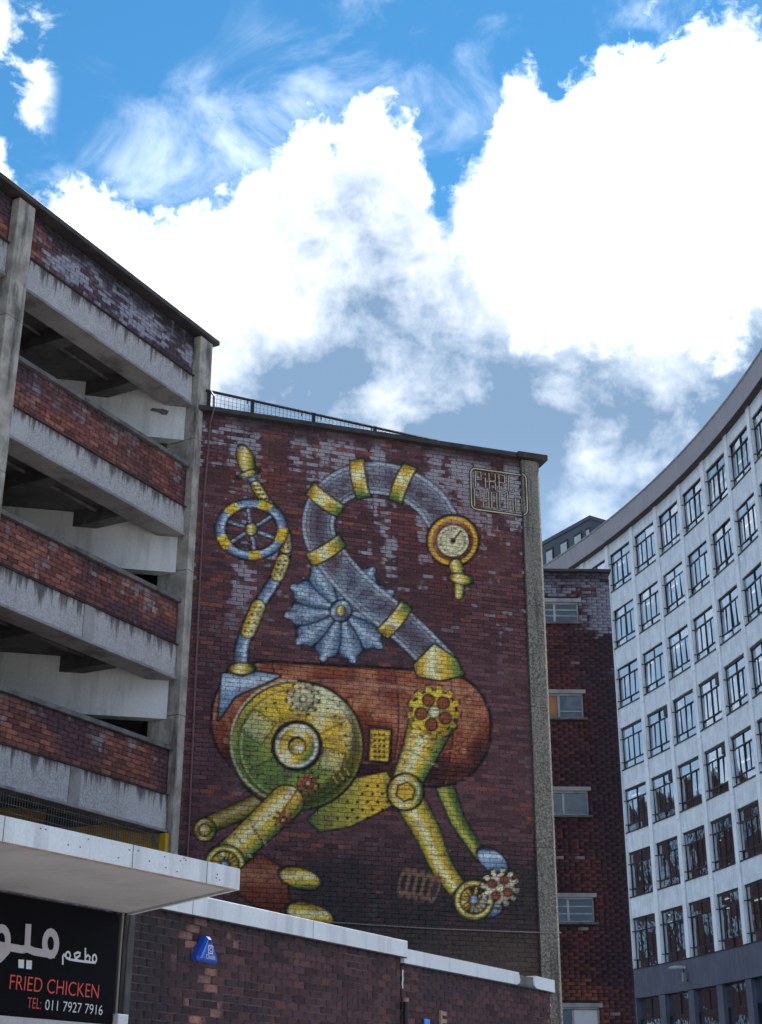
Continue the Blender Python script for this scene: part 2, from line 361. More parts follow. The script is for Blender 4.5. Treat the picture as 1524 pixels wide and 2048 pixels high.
# ------------------------------------------------------------------ brickwork
def brickwork(root, base, rotz, u0, u1, z0, z1, y, colfn, mortfn, nx=4, nz=1, course=0.075, pitch=0.232, gap=0.011, holes=(),
              headers=0.0, seed=0, parts=None, parent=None, mort_step=0.25, rough=0.0007, visible=None):
    """lays bricks one by one on the plane local y=y (front faces -y); returns list of (size in view, verts, colours)"""
    rg = np.random.default_rng(seed + 5); rects = []
    n = int(math.floor((z1 - z0) / course + 1e-6)); bed = z1 - n * course
    for k in range(n):
        a = bed + k * course; b = a + course - gap
        iv = [(u0, u1)]
        for h in holes:
            if b > h[2] + 0.012 and a < h[3] - 0.012:
                nv = []
                for s_, e_ in iv:
                    if h[0] > s_: nv.append((s_, min(e_, h[0])))
                    if h[1] < e_: nv.append((max(s_, h[1]), e_))
                iv = [q for q in nv if q[1] - q[0] > 0.03]
        for s_, e_ in iv:
            x = u0 - pitch + (pitch / 2 if k % 2 else 0.0) + rg.uniform(-0.006, 0.006)
            while x < e_:
                step = pitch
                pieces = [(x, x + pitch - gap)]
                if rg.random() < headers: pieces = [(x, x + pitch / 2 - gap), (x + pitch / 2, x + pitch - gap)]
                for p, q in pieces:
                    p = max(p, s_ + 0.004); q = min(q, e_ - 0.004)
                    if q - p > 0.035: rects.append((p, q, a, b))
                x += step
    rects = np.array(rects); nb = len(rects)
    gx = np.linspace(0, 1, nx + 1); gz = np.linspace(0, 1, nz + 1)
    GX, GZ = np.meshgrid(gx, gz); GX = GX.ravel(); GZ = GZ.ravel(); nvf = len(GX)
    U = rects[:, :1] + (rects[:, 1:2] - rects[:, :1]) * GX; Z = rects[:, 2:3] + (rects[:, 3:4] - rects[:, 2:3]) * GZ
    tilt = rg.normal(0, rough, (nb, 3))
    Y = y + tilt[:, :1] + tilt[:, 1:2] * (GX - 0.5) + tilt[:, 2:3] * (GZ - 0.5)
    # ragged arrises
    U = U + rg.normal(0, 0.0012, (nb, nvf)) * ((GX == 0) | (GX == 1)); Z = Z + rg.normal(0, 0.0011, (nb, nvf)) * ((GZ == 0) | (GZ == 1))
    corners = [0, nx, nvf - 1, nvf - 1 - nx]
    Ub = U[:, corners]; Zb = Z[:, corners]; Yb = np.full((nb, 4), y + 0.03)
    V = np.concatenate([np.stack([U, Y, Z], -1), np.stack([Ub, Yb, Zb], -1)], 1)
    rnd = rg.random((nb, 4))
    C = colfn(U, Z, rnd); C = np.concatenate([C, C[:, corners] * 0.8], 1)
    F = []
    for j in range(nz):
        for i in range(nx): q = j * (nx + 1) + i; F.append((q, q + 1, q + nx + 2, q + nx + 1))
    c = corners; bb = [nvf, nvf + 1, nvf + 2, nvf + 3]
    F += [(c[1], c[0], bb[0], bb[1]), (c[2], c[1], bb[1], bb[2]), (c[3], c[2], bb[2], bb[3]), (c[0], c[3], bb[3], bb[0])]
    F = np.array(F)
    # size in the photograph, to choose the bricks that become parts of their own
    cx, sx = math.cos(rotz), math.sin(rotz)
    mid = V[:, :nvf].mean(1); W = np.stack([base[0] + mid[:, 0] * cx - mid[:, 1] * sx, base[1] + mid[:, 0] * sx + mid[:, 1] * cx, mid[:, 2]], -1) - EYE
    zc = W @ FW; px = (W @ Xc) / zc * 2875.9 + 762; py = 1024 - (W @ Yc) / zc * 2875.9
    area = (rects[:, 1] - rects[:, 0]) * (rects[:, 3] - rects[:, 2]) / zc ** 2
    vis = (px > 4) & (px < 1520) & (py > 4) & (py < 2044)
    if visible is not None: vis &= visible(px, py)
    area = np.where(vis, area, 0)
    # mortar bed
    us = sorted(set([u0, u1] + [min(max(h[i], u0), u1) for h in holes for i in (0, 1)])); zs = sorted(set([z0, z1] + [min(max(h[i], z0), z1) for h in holes for i in (2, 3)]))
    def sub(q):
        o = [q[0]]
        for a, b in zip(q[:-1], q[1:]):
            if b - a < 1e-6: continue
            m = max(1, int(math.ceil((b - a) / mort_step))); o += [a + (b - a) * (i + 1) / m for i in range(m)]
        return np.array(o)
    us, zs = sub(us), sub(zs); UU, ZZ = np.meshgrid(us, zs)
    mv = np.stack([UU.ravel(), np.full(UU.size, y + 0.008), ZZ.ravel()], -1); mf = []
    for j in range(len(zs) - 1):
        for i in range(len(us) - 1):
            uc, zc_ = (us[i] + us[i + 1]) / 2, (zs[j] + zs[j + 1]) / 2
            if any(h[0] < uc < h[1] and h[2] < zc_ < h[3] for h in holes): continue
            q = j * len(us) + i; mf.append((q, q + 1, q + len(us) + 1, q + len(us)))
    mc = mortfn(mv[:, 0], mv[:, 2])
    mo = link('mortar', rawmesh('mortar', mv, np.array(mf), mc, M['brick']), parent or root)
    return dict(V=V, C=C, F=F, area=area, parent=parent or root)
def lay(sets, root, keep=300):
    """the bricks that show largest become parts; the rest of the thing's bricks are one joined part"""
    allA = np.concatenate([s['area'] for s in sets]); own = np.concatenate([np.full(len(s['area']), i) for i, s in enumerate(sets)])
    idx = np.concatenate([np.arange(len(s['area'])) for s in sets])
    order = np.argsort(-allA, kind='stable'); order = [o for o in order[:keep] if allA[o] > 0]
    chosen = [set() for _ in sets]
    for o in order:
        s = sets[own[o]]; k = idx[o]; chosen[own[o]].add(int(k))
        org = s['V'][k].mean(0)
        me = rawmesh('brick', s['V'][k] - org, s['F'], s['C'][k], M['brick'])
        link('brick', me, s['parent'], loc=org)
    vv, cc, ff, b = [], [], [], 0
    for i, s in enumerate(sets):
        keepm = np.ones(len(s['area']), bool)
        if chosen[i]: keepm[list(chosen[i])] = False
        V = s['V'][keepm]; C = s['C'][keepm]; nb, nv = V.shape[:2]
        F = (s['F'][None] + (np.arange(nb) * nv)[:, None, None] + b).reshape(-1, 4)
        vv.append(V.reshape(-1, 3)); cc.append(C.reshape(-1, 3)); ff.append(F); b += nb * nv
    o = link('brickwork', rawmesh('brickwork', np.concatenate(vv), np.concatenate(ff), np.concatenate(cc), M['brick']), root)
    o['kind'] = 'stuff'

# ------------------------------------------------------------------ ground
def ground_sheet(name, x0, y0, x1, y1, z, mat):
    o = MB().add([(x0, y0, z), (x1, y0, z), (x1, y1, z), (x0, y1, z)], [(0, 1, 2, 3)]).build(name, mat); o['kind'] = 'structure'; return o
ground_sheet('ground', -1500, -1500, 1500, 1500, 0.0, 'asphalt')
ground_sheet('road', -60, -60, 60, 130, 0.004, 'paving')

AZ1, AZ2, AZ3 = 28.517, 71.475, 88.97
MB0 = (-3.166, 22.811); LB0 = (-2.016, 13.948); NB0 = (3.882, 31.857)
RZ1, RZ2, RZ3 = frame_of(AZ1), frame_of(AZ2), frame_of(AZ3)
pv = MB().box((-14, -3.2, 0.0), (9.7, -0.02, 0.13)).build('pavement', 'paving', None, loc=(LB0[0], LB0[1], 0), rotz=RZ1); pv['kind'] = 'structure'

# ------------------------------------------------------------------ the mural (a generic painting of pipes, wheels and a tank)
HM = np.array([[144.5738, 14.8969, 311.2726], [32.4953, -110.4116, 2480.1451], [0.0144, 0.0190, 1.0]])   # wall metres -> sketch units
def sketch(u, z):
    w = HM[2, 0] * u + HM[2, 1] * z + 1
    return (HM[0, 0] * u + HM[0, 1] * z + HM[0, 2]) / w, (HM[1, 0] * u + HM[1, 1] * z + HM[1, 2]) / w
GOLD = np.array([0.82, 0.51, 0.045]); CREAM = np.array([0.92, 0.82, 0.46]); GREEN = np.array([0.13, 0.20, 0.045]); OLIVE = np.array([0.42, 0.34, 0.05])
RUST = np.array([0.27, 0.068, 0.032]); RUSTHI = np.array([0.50, 0.20, 0.10]); RUSTLO = np.array([0.07, 0.02, 0.018])
BLUE = np.array([0.26, 0.37, 0.50]); BLUEHI = np.array([0.62, 0.72, 0.80]); BLUELO = np.array([0.045, 0.075, 0.14]); INK = np.array([0.010, 0.010, 0.014])
class Painter:
    def __init__(s, X, Y, base):
        s.X, s.Y, s.c = X, Y, base.copy(); s.grain = fbm(X * 0.09, Y * 0.13, 3, 3); s.big = fbm(X * 0.022, Y * 0.022, 9, 3)
    def lay(s, d, col, aa=1.3, alpha=1.0):
        a = np.clip(0.5 - d / (2 * aa), 0, 1) * alpha
        s.c = s.c * (1 - a[..., None]) + col * a[..., None]
    def shape(s, d, col, ink=2.6):
        if ink: s.lay(d - ink * 1.35, INK)
        s.lay(d, np.clip(col * (0.92 + 0.50 * s.grain)[..., None], 0, 0.95))
    def circ(s, x, y, r): return np.hypot(s.X - x, s.Y - y) - r
    def ell(s, x, y, rx, ry, rot=0):
        c, q = math.cos(rot), math.sin(rot); a = ((s.X - x) * c + (s.Y - y) * q); b = (-(s.X - x) * q + (s.Y - y) * c)
        k = np.sqrt((a / rx) ** 2 + (b / ry) ** 2); return (k - 1) * min(rx, ry)
    def seg(s, a, b):
        ax, ay = a; bx, by = b; L2 = (bx - ax) ** 2 + (by - ay) ** 2
        t = np.clip(((s.X - ax) * (bx - ax) + (s.Y - ay) * (by - ay)) / L2, 0, 1)
        L = math.sqrt(L2); side = ((s.X - ax) * (by - ay) - (s.Y - ay) * (bx - ax)) / L
        return np.hypot(s.X - ax - t * (bx - ax), s.Y - ay - t * (by - ay)), t, side
    def poly(s, pts):
        d = np.full(s.X.shape, 1e9); ins = np.zeros(s.X.shape, bool); n = len(pts)
        for i in range(n):
            dd, _, _ = s.seg(pts[i], pts[(i + 1) % n]); d = np.minimum(d, dd)
            (x0, y0), (x1, y1) = pts[i], pts[(i + 1) % n]
            cnd = (y0 > s.Y) != (y1 > s.Y)
            ins ^= cnd & (s.X < (x1 - x0) * (s.Y - y0) / ((y1 - y0) or 1e-9) + x0)
        return np.where(ins, -d, d)
    def ramp(s, t, stops):
        out = np.zeros(t.shape + (3,))
        xs = [q[0] for q in stops]
        for k in range(3): out[..., k] = np.interp(t, xs, [q[1][k] for q in stops])
        return out
    def metal(s, t): return s.ramp(t, [(-1, OLIVE * 0.7), (-0.6, GOLD), (-0.25, CREAM), (0.25, GOLD), (0.75, GREEN * 1.3), (1, GREEN * 0.5)])
    def steel(s, t): return s.ramp(t, [(-1, BLUELO), (-0.5, BLUEHI), (-0.1, BLUE * 1.15), (0.5, BLUE * 0.75), (1, BLUELO)])
    def rust(s, t): return s.ramp(t, [(-1, RUST), (-0.5, RUSTHI), (-0.05, RUST), (0.6, RUST * 0.55), (1, RUSTLO)])
    def pipe(s, pts, w0, w1=None, fn=None, ink=2.6, flip=1):
        w1 = w0 if w1 is None else w1; n = len(pts) - 1; best = np.full(s.X.shape, 1e9); tt = np.zeros(s.X.shape)
        for i in range(n):
            d, t, sd_ = s.seg(pts[i], pts[i + 1]); r = (w0 + (w1 - w0) * (i + t) / n) / 2
            k = d - r; m = k < best; best = np.where(m, k, best); tt = np.where(m, np.clip(sd_ / r, -1, 1) * flip, tt)
        s.shape(best, (fn or s.metal)(tt), ink)
    @staticmethod
    def smooth(pts, k=5):
        P = [np.array(q, float) for q in pts]; P = [2 * P[0] - P[1]] + P + [2 * P[-1] - P[-2]]; o = []
        for i in range(1, len(P) - 2):
            for j in range(k):
                t = j / k; o.append(tuple(0.5 * (2 * P[i] + (P[i + 1] - P[i - 1]) * t + (2 * P[i - 1] - 5 * P[i] + 4 * P[i + 1] - P[i + 2]) * t * t + (3 * P[i] - P[i - 1] - 3 * P[i + 1] + P[i + 2]) * t ** 3)))
        return o + [tuple(P[-2])]
    def band(s, x, y, rx, ry, rot, w):                       # a flange ring round a pipe
        c, q = math.cos(rot), math.sin(rot)
        a = ((s.X - x) * c + (s.Y - y) * q); b = (-(s.X - x) * q + (s.Y - y) * c)
        d = np.maximum(np.abs(a) - rx, np.abs(b - ry * 0.35 * (1 - (a / rx) ** 2)) - w)
        s.shape(d, s.metal(np.clip(a / rx, -1, 1)), 2.6)
        s.lay(np.maximum(np.abs(a) - rx * 0.86, np.abs(b - ry * 0.35 * (1 - (a / rx) ** 2) + w * 0.7) - w * 0.18), CREAM, alpha=0.6)
    def dots(s, pts, r, col, alpha=1.0):
        for x, y in pts: s.lay(s.circ(x, y, r), col, 1.0, alpha)
    def wheel(s, x, y, rx, ry):
        d = s.ell(x, y, rx, ry); g = ((s.X - x) * -0.55 + (s.Y - y) * 0.85) / ry + (s.big - 0.5) * 1.1
        s.shape(d, s.ramp(g, [(-1, CREAM * 0.9), (-0.55, GOLD * 1.05), (0.0, OLIVE * 1.15), (0.45, GREEN * 1.25), (1, GREEN * 0.55)]), 4.5)
        s.lay(np.abs(s.ell(x, y, rx * 0.90, ry * 0.90)) - 1.2, INK, alpha=0.7); s.lay(np.abs(s.ell(x, y, rx * 0.86, ry * 0.86)) - 1.1, CREAM, alpha=0.55)
        for k in range(8):
            a = k * math.pi / 4 + 0.3; dd, _, _ = s.seg((x + 50 * math.cos(a), y + 49 * math.sin(a)), (x + rx * 0.84 * math.cos(a), y + ry * 0.84 * math.sin(a)))
            s.lay(dd - 1.3, INK, alpha=0.75)
        s.dots([(x + rx * 0.76 * math.cos(k * math.pi / 14), y + ry * 0.76 * math.sin(k * math.pi / 14)) for k in range(28)], 2.6, INK)
        s.lay(np.maximum(s.ell(x, y, rx, ry), -s.ell(x - 22, y - 26, rx, ry)), GREEN * 0.22, 6, 0.85)
        s.lay(np.maximum(np.abs(s.ell(x - 6, y - 8, rx * 0.97, ry * 0.97)) - 2, s.X - x), CREAM, 1.5, 0.7)
        for (qx, qy, qs, qr) in ((-78, -38, 26, 0.6), (70, 30, 22, 0.25)):
            c, q = math.cos(qr), math.sin(qr); a = (s.X - x - qx) * c + (s.Y - y - qy) * q; b = -(s.X - x - qx) * q + (s.Y - y - qy) * c
            s.lay(np.abs(np.maximum(np.abs(a), np.abs(b)) - qs) - 1.4, INK, 1.2, 0.8)
            s.lay(np.maximum(np.abs(a), np.abs(b)) - qs + 2, CREAM, 2, 0.35)
            s.dots([(x + qx + (i * qs * 0.8 / 2) * c - j * qs * 0.8 * q, y + qy + (i * qs * 0.8 / 2) * q + j * qs * 0.8 * c) for i in (-2, -1, 0, 1, 2) for j in (-1, 1)], 2.0, INK)
        for k in range(3): s.lay(s.seg((x + 72 + 11 * k, y + 62 - 9 * k), (x + 84 + 11 * k, y + 80 - 9 * k))[0] - 3.5, INK); s.lay(s.seg((x + 72 + 11 * k, y + 61 - 9 * k), (x + 82 + 11 * k, y + 76 - 9 * k))[0] - 1.3, OLIVE * 1.6)
        s.shape(s.circ(x, y, 44), s.metal(np.clip((s.X - x) / 44 + (s.Y - y) / 80, -1, 1)), 6)
        s.lay(np.abs(s.circ(x, y, 39)) - 3.0, np.array([0.86, 0.85, 0.7])); s.lay(s.circ(x, y, 19), INK)
        s.lay(s.circ(x + 1, y + 2, 15), GOLD * 0.9); s.lay(s.circ(x + 4, y + 5, 8), np.array([0.85, 0.84, 0.75]))
    def spoked(s, x, y, r):
        for k in range(4):
            a = k * math.pi / 4 + 0.2; s.shape(s.seg((x - r * math.cos(a), y - r * math.sin(a)), (x + r * math.cos(a), y + r * math.sin(a)))[0] - 2, np.broadcast_to(GOLD, s.X.shape + (3,)), 2)
        t = np.clip((np.hypot(s.X - x, s.Y - y) - r) / 5, -1, 1); s.shape(np.abs(s.circ(x, y, r)) - 5, s.metal(t), 2.6); s.shape(s.circ(x, y, r * 0.25), s.steel(np.clip((s.X - x) / 8, -1, 1)), 2.4)
    def cog(s, x, y, r, teeth, colr, holes=0):
        an = np.arctan2(s.Y - y, s.X - x); rr = np.hypot(s.X - x, s.Y - y)
        d = rr - r - 5.5 * np.clip(np.sin(an * teeth) * 4, -1, 1)
        s.shape(d, s.ramp(np.clip((s.X - x + s.Y - y) / (1.4 * r), -1, 1), [(-1, colr * 1.25), (0, colr), (1, colr * 0.45)]), 3)
        for k in range(holes):
            a = k * 2 * math.pi / holes + 0.5; s.lay(s.circ(x + r * 0.55 * math.cos(a), y + r * 0.55 * math.sin(a), r * 0.25) - 2, INK)
            s.lay(s.circ(x + r * 0.55 * math.cos(a), y + r * 0.55 * math.sin(a), r * 0.22), RUST * 1.3)
        s.shape(s.circ(x, y, r * 0.22), np.broadcast_to(CREAM, s.X.shape + (3,)) * 0.95, 2)
def paint_mural(U, Z, base):
    X, Y = sketch(U, Z); p = Painter(X, Y, base)
    # sooty ground and faint overspray
    soot = np.exp(-((Y - 1790) / 95) ** 2) * sstep(X, 430, 640) * (0.5 + 0.9 * p.big); p.c = lerp(p.c, np.array([0.030, 0.030, 0.032]), np.clip(soot, 0, 0.92))
    glow = np.exp(-(((X - 905) / 70) ** 2 + ((Y - 1090) / 95) ** 2)); p.c = lerp(p.c, np.array([0.20, 0.045, 0.035]), np.clip(glow * 0.9, 0, 0.85) * (0.4 + 0.8 * p.grain))
    glow = np.exp(-(((X - 520) / 50) ** 2 + ((Y - 960) / 45) ** 2)); p.c = lerp(p.c, np.array([0.22, 0.06, 0.03]), np.clip(glow, 0, 0.7) * (0.4 + 0.8 * p.grain))
    # far pipes
    p.pipe([(590, 1560), (500, 1615), (405, 1655)], 40, 30, lambda t: p.metal(t) * 0.45)
    p.shape(p.circ(410, 1660, 21), p.metal(np.clip((X - 410) / 20, -1, 1)) * 0.7); p.lay(np.abs(p.circ(410, 1660, 12)) - 2, INK)
    p.pipe([(885, 1560), (915, 1640), (962, 1712)], 34, 20, lambda t: p.ramp(t, [(-1, GREEN * 1.6), (-0.3, OLIVE * 1.3), (0.3, GREEN), (1, GREEN * 0.4)]))
    p.shape(p.ell(985, 1722, 34, 19, 0.7), p.steel(np.clip((Y - 1722) / 22, -1, 1)))
    # riveted tank lying on its side
    cx, cy, hw, hh, rad_, ro = 702, 1448, 276, 112, 104, 0.055
    c_, q_ = math.cos(ro), math.sin(ro); a = (X - cx) * c_ + (Y - cy) * q_; b = -(X - cx) * q_ + (Y - cy) * c_
    qx = np.abs(a) - hw + rad_; qy = np.abs(b) - hh + rad_
    d = np.hypot(np.maximum(qx, 0), np.maximum(qy, 0)) + np.minimum(np.maximum(qx, qy), 0) - rad_
    p.shape(d, p.rust(np.clip(b / hh + (p.big - 0.5) * 1.9 + 0.3 * np.sin(a * 0.05), -1, 1)), 5)
    for xs in (-150, 95, 205):
        p.lay(np.maximum(np.abs(a - xs + b * b * 0.0011) - 1.6, d), INK, alpha=0.85); p.lay(np.maximum(np.abs(a - xs - 4 + b * b * 0.0011) - 1.2, d), RUSTHI, alpha=0.7)
        for k in range(-6, 7):
            yy = k * 16.0; p.lay(np.maximum(np.hypot(a - xs - 11 + yy * yy * 0.0011, b - yy) - 2.2, d + 3), RUSTHI * 1.2, 1.0, 0.8)
    p.lay(np.maximum(np.abs(b + 78) - 4, d + 12), np.array([0.62, 0.36, 0.24]), 3, 0.45)
    for (dx_, dy_, dr) in ((505, 1390, 9), (540, 1368, 7), (640, 1372, 8), (655, 1395, 6), (700, 1400, 8), (760, 1390, 7), (935, 1400, 10), (950, 1450, 8), (925, 1500, 9), (460, 1420, 8), (450, 1480, 9), (745, 1430, 6)):
        p.lay(p.circ(dx_, dy_, dr), RUSTLO * 1.2, 2, 0.75); p.lay(p.circ(dx_ + 2, dy_ + 2, dr * 0.65), RUSTHI * 1.25, 2, 0.85)
    p.lay(np.maximum(d + 2, -(b - 62 - 10 * np.sin(a * 0.03))), RUSTLO * 0.6, 8, 0.8)
    p.lay(np.maximum(np.abs(p.ell(702, 1440, 250, 82, 0.05)) - 1.6, d), INK, 1.2, 0.55); p.lay(np.maximum(np.abs(p.ell(702, 1443, 250, 82, 0.05)) - 1.4, d), RUSTHI * 1.3, 1.2, 0.5)
    p.shape(p.poly([(742, 1458), (780, 1462), (776, 1523), (740, 1520)]), np.broadcast_to(GOLD * 0.9, X.shape + (3,)), 5)
    p.dots([(750 + 9 * i, 1470 + 11 * j) for i in range(3) for j in range(5)], 3.0, INK)
    # bracket and tall feed pipe with sleeves
    p.shape(p.poly([(445, 1348), (500, 1342), (560, 1352), (470, 1392), (437, 1440)]), p.steel(np.clip((Y - 1390) / 50, -1, 1)), 3)
    riser = [(483, 1338), (485, 1292), (512, 1222), (556, 1150), (572, 1088), (556, 1035), (520, 985), (496, 945)]
    riser = p.smooth(riser, 4); p.pipe(riser, 27, 13, p.steel)
    for (a0, b0, w) in (((497, 1262), (516, 1215), 27), ((556, 1150), (566, 1122), 24), ((572, 1095), (568, 1070), 22), ((528, 998), (512, 972), 17)):
        p.pipe([a0, b0], w, w, lambda t: p.ramp(t, [(-1, OLIVE), (-0.3, CREAM), (0.4, GOLD), (1, OLIVE * 0.7)]))
        mx_, my_ = (a0[0] + b0[0]) / 2, (a0[1] + b0[1]) / 2; dx_, dy_ = (b0[0] - a0[0]), (b0[1] - a0[1])
        p.dots([(a0[0] + dx_ * t + s_, a0[1] + dy_ * t) for t in (0.0, 0.35, 0.7, 1.0) for s_ in (-w * 0.25, w * 0.2)], 2.6, INK)
    p.shape(p.ell(484, 1338, 24, 10), p.metal(np.clip((X - 484) / 22, -1, 1)))
    # hand wheel of the valve
    ring = np.abs(np.sqrt(((X - 503) / 62) ** 2 + ((Y - 1059) / 52) ** 2) - 1) * 56
    for k in range(3):
        an = k * math.pi / 3 + 0.4; dd, t, sd_ = p.seg((503 - 54 * math.cos(an), 1059 - 46 * math.sin(an)), (503 + 54 * math.cos(an), 1059 + 46 * math.sin(an))); p.shape(dd - 3, p.steel(np.clip(sd_ / 4, -1, 1)), 2)
    an = np.arctan2(Y - 1059, X - 503); gold_ = np.sin(an * 5 + 0.6) > 0.45
    ringc = p.steel(np.clip((np.sqrt(((X - 503) / 62) ** 2 + ((Y - 1059) / 52) ** 2) - 1) * 7, -1, 1)); ringc = np.where(gold_[..., None], GOLD * (0.7 + 0.6 * p.grain)[..., None], ringc)
    p.shape(ring - 8.5, ringc, 2.6); p.shape(p.circ(503, 1059, 11), p.metal(np.clip((X - 503) / 11, -1, 1)))
    p.shape(p.ell(492, 922, 15, 30, -0.35), p.metal(np.clip((X - 492) / 15, -1, 1))); p.shape(p.ell(497, 948, 17, 5, -0.3), p.metal(np.clip((X - 497) / 16, -1, 1)))
    # steel rotor
    RX, RY, RRX, RRY = 682, 1222, 104, 98
    p.lay(p.ell(RX, RY, RRX * 0.97, RRY * 0.97), BLUELO * 0.35, 2, 0.9)
    for i in range(11):
        an = i * 2 * math.pi / 11 + 0.2; tp = (RX + RRX * math.cos(an), RY + RRY * math.sin(an))
        d, t, sd_ = p.seg((RX, RY), tp); w = 4 + 21 * sstep(t, 0.0, 0.75) * (1 - 0.75 * sstep(t, 0.86, 1.0))
        p.shape(d - w * 0.86, p.ramp(np.clip(sd_ / np.maximum(w, 1), -1, 1) + (p.grain - 0.5) * 0.8, [(-1, BLUELO * 1.4), (-0.4, BLUE), (0.15, BLUEHI * 0.85), (0.35, BLUE * 0.8), (1, BLUE * 0.4)]), 2.4)
        p.lay(np.maximum(np.abs(sd_ - 2) - 1.1, d - w), BLUEHI, alpha=0.8)
        for k in range(7):
            tq = 0.34 + k * 0.09; p.lay(np.maximum(np.abs((t - tq) * 100 + np.abs(sd_) * 0.7) - 0.9, d - w + 2), BLUELO, alpha=0.55)
    p.shape(p.circ(RX, RY, 20), p.steel(np.clip((X - RX + Y - RY) / 26, -1, 1)), 3); p.shape(p.circ(RX, RY, 9), p.metal(np.clip((X - RX) / 9, -1, 1)), 2)
    # glass pipe bent over the top, with flanges, and a pressure gauge at its end
    duct = [(884, 1330), (812, 1258), (716, 1178), (652, 1100), (636, 1048), (652, 1000), (696, 966), (748, 956), (806, 968), (858, 1002), (890, 1048)]
    duct = p.smooth(duct, 4); best = np.full(X.shape, 1e9)
    for i in range(len(duct) - 1): best = np.minimum(best, p.seg(duct[i], duct[i + 1])[0])
    p.lay(best - 31, np.array([0.135, 0.105, 0.125]), 2, 0.7); p.lay(np.abs(best - 12) - 3.5, BLUE * 0.9, 4, 0.35)
    for off, wd, al in ((28, 3.0, 0.9), (20, 1.8, 0.5)): p.lay(np.abs(best - off) - wd, BLUEHI * 0.85, 1.6, al)
    p.lay(np.abs(best - 33) - 1.6, INK, 1.2, 0.7)
    for t_ in (0.035 * 0, 0.125, 0.30, 0.50, 0.655, 0.80):
        if t_ == 0: continue
        k_ = int(t_ * (len(duct) - 1)); (xa, ya), (xb, yb) = duct[max(k_ - 1, 0)], duct[k_ + 1]
        ro2 = math.atan2(yb - ya, xb - xa) + math.pi / 2; p.band(duct[k_][0], duct[k_][1], 38, 10, ro2, 13)
    p.shape(p.poly([(828, 1330), (868, 1290), (912, 1318), (928, 1350), (880, 1360), (836, 1352)]), p.metal(np.clip((X - 875) / 50, -1, 1)), 3)
    p.shape(p.circ(906, 1082, 50), p.rust(np.clip((X - 906 + Y - 1082) / 70, -1, 1)), 3.5); p.lay(np.abs(p.circ(906, 1082, 45)) - 3.5, GOLD * 1.05)
    p.shape(p.circ(906, 1082, 31), np.broadcast_to(CREAM * 0.9, X.shape + (3,)), 2.6); p.lay(np.abs(p.circ(906, 1082, 24)) - 1.0, INK, alpha=0.7)
    p.lay(p.seg((906, 1082), (922, 1062))[0] - 2, INK); p.lay(p.circ(906, 1082, 6), INK)
    p.dots([(906 + 25 * math.cos(k * 0.52 + 2.3), 1082 + 25 * math.sin(k * 0.52 + 2.3)) for k in range(10)], 1.8, INK)
    p.pipe([(912, 1132), (920, 1162), (918, 1190)], 24, 15); p.shape(p.ell(922, 1158, 22, 9, 0.2), p.metal(np.clip((X - 922) / 20, -1, 1)))
    # flywheel, gears, down pipes
    p.shape(p.poly([(616, 1640), (700, 1560), (772, 1545), (806, 1600), (700, 1652), (640, 1662)]), p.ramp(np.clip((X - 710) / 90, -1, 1), [(-1, GREEN * 0.8), (0, OLIVE * 1.1), (0.5, GOLD), (1, GREEN)]), 3)
    p.dots([(655 + 20 * i + (j % 2) * 10, 1572 + 16 * j) for i in range(8) for j in range(5) if 1572 + 16 * j > 1655 - (655 + 20 * i - 640) * 0.95 and 1572 + 16 * j < 1662 - (655 + 20 * i - 640) * 0.25], 3.4, INK)
    p.wheel(594, 1492, 130, 126)
    p.cog(606, 1398, 26, 11, CREAM * 0.7)
    p.pipe([(572, 1605), (520, 1655), (448, 1722)], 66, 58); p.lay(p.seg((552, 1600), (440, 1700))[0] - 3, CREAM, 2, 0.4)
    p.shape(p.ell(452, 1728, 36, 25, 0.75), p.metal(np.clip((X - 452) / 36, -1, 1)), 4); p.spoked(450, 1730, 34)
    p.cog(616, 1566, 15, 9, RUST * 1.3); p.cog(566, 1640, 11, 8, RUST * 1.3)
    for o_ in (-12, 12): p.lay(np.abs(p.seg((616 + o_, 1566), (566 + o_, 1640))[0]) - 1.8, RUST * 1.1)
    p.pipe([(868, 1430), (842, 1500), (806, 1580)], 92, 52); p.lay(p.seg((838, 1430), (788, 1570))[0] - 3, CREAM, 2, 0.55)
    p.dots([(832 + 8 * i, 1488 + 3 * i) for i in range(8)], 2.2, INK); p.dots([(905, 1460 + 9 * i) for i in range(4)], 2.2, INK)
    for q0, q1 in (((815, 1500), (872, 1530)), ((500, 1640), (530, 1688)), ((470, 1668), (500, 1714)), ((845, 1650), (872, 1636)), ((872, 1712), (898, 1698))):
        p.lay(p.seg(q0, q1)[0] - 1.6, INK, 1.2, 0.85); p.lay(p.seg((q0[0] + 3, q0[1] + 3), (q1[0] + 3, q1[1] + 3))[0] - 1.2, CREAM, 1.2, 0.6)
    p.dots([(505 + 4 * i, 1655 + 6 * i) for i in range(6)], 2.2, INK)
    p.cog(868, 1424, 47, 13, GOLD * 1.05, 5)
    p.pipe([(814, 1590), (856, 1668), (884, 1735), (925, 1792)], 58, 34, lambda t: p.ramp(t, [(-1, GREEN), (-0.6, GOLD), (-0.15, CREAM * 1.05), (0.25, GOLD), (0.7, OLIVE), (1, GREEN * 0.6)]))
    p.shape(p.circ(811, 1584, 34), p.metal(np.clip((X - 811) / 34, -1, 1)), 4); p.lay(np.abs(p.circ(811, 1584, 26)) - 2, CREAM, alpha=0.8)
    hexd = np.maximum.reduce([np.abs((X - 811) * math.cos(k) + (Y - 1584) * math.sin(k)) for k in (0.2, 1.247, 2.294)]) - 15
    p.shape(hexd, np.broadcast_to(GOLD * 0.9, X.shape + (3,)), 3)
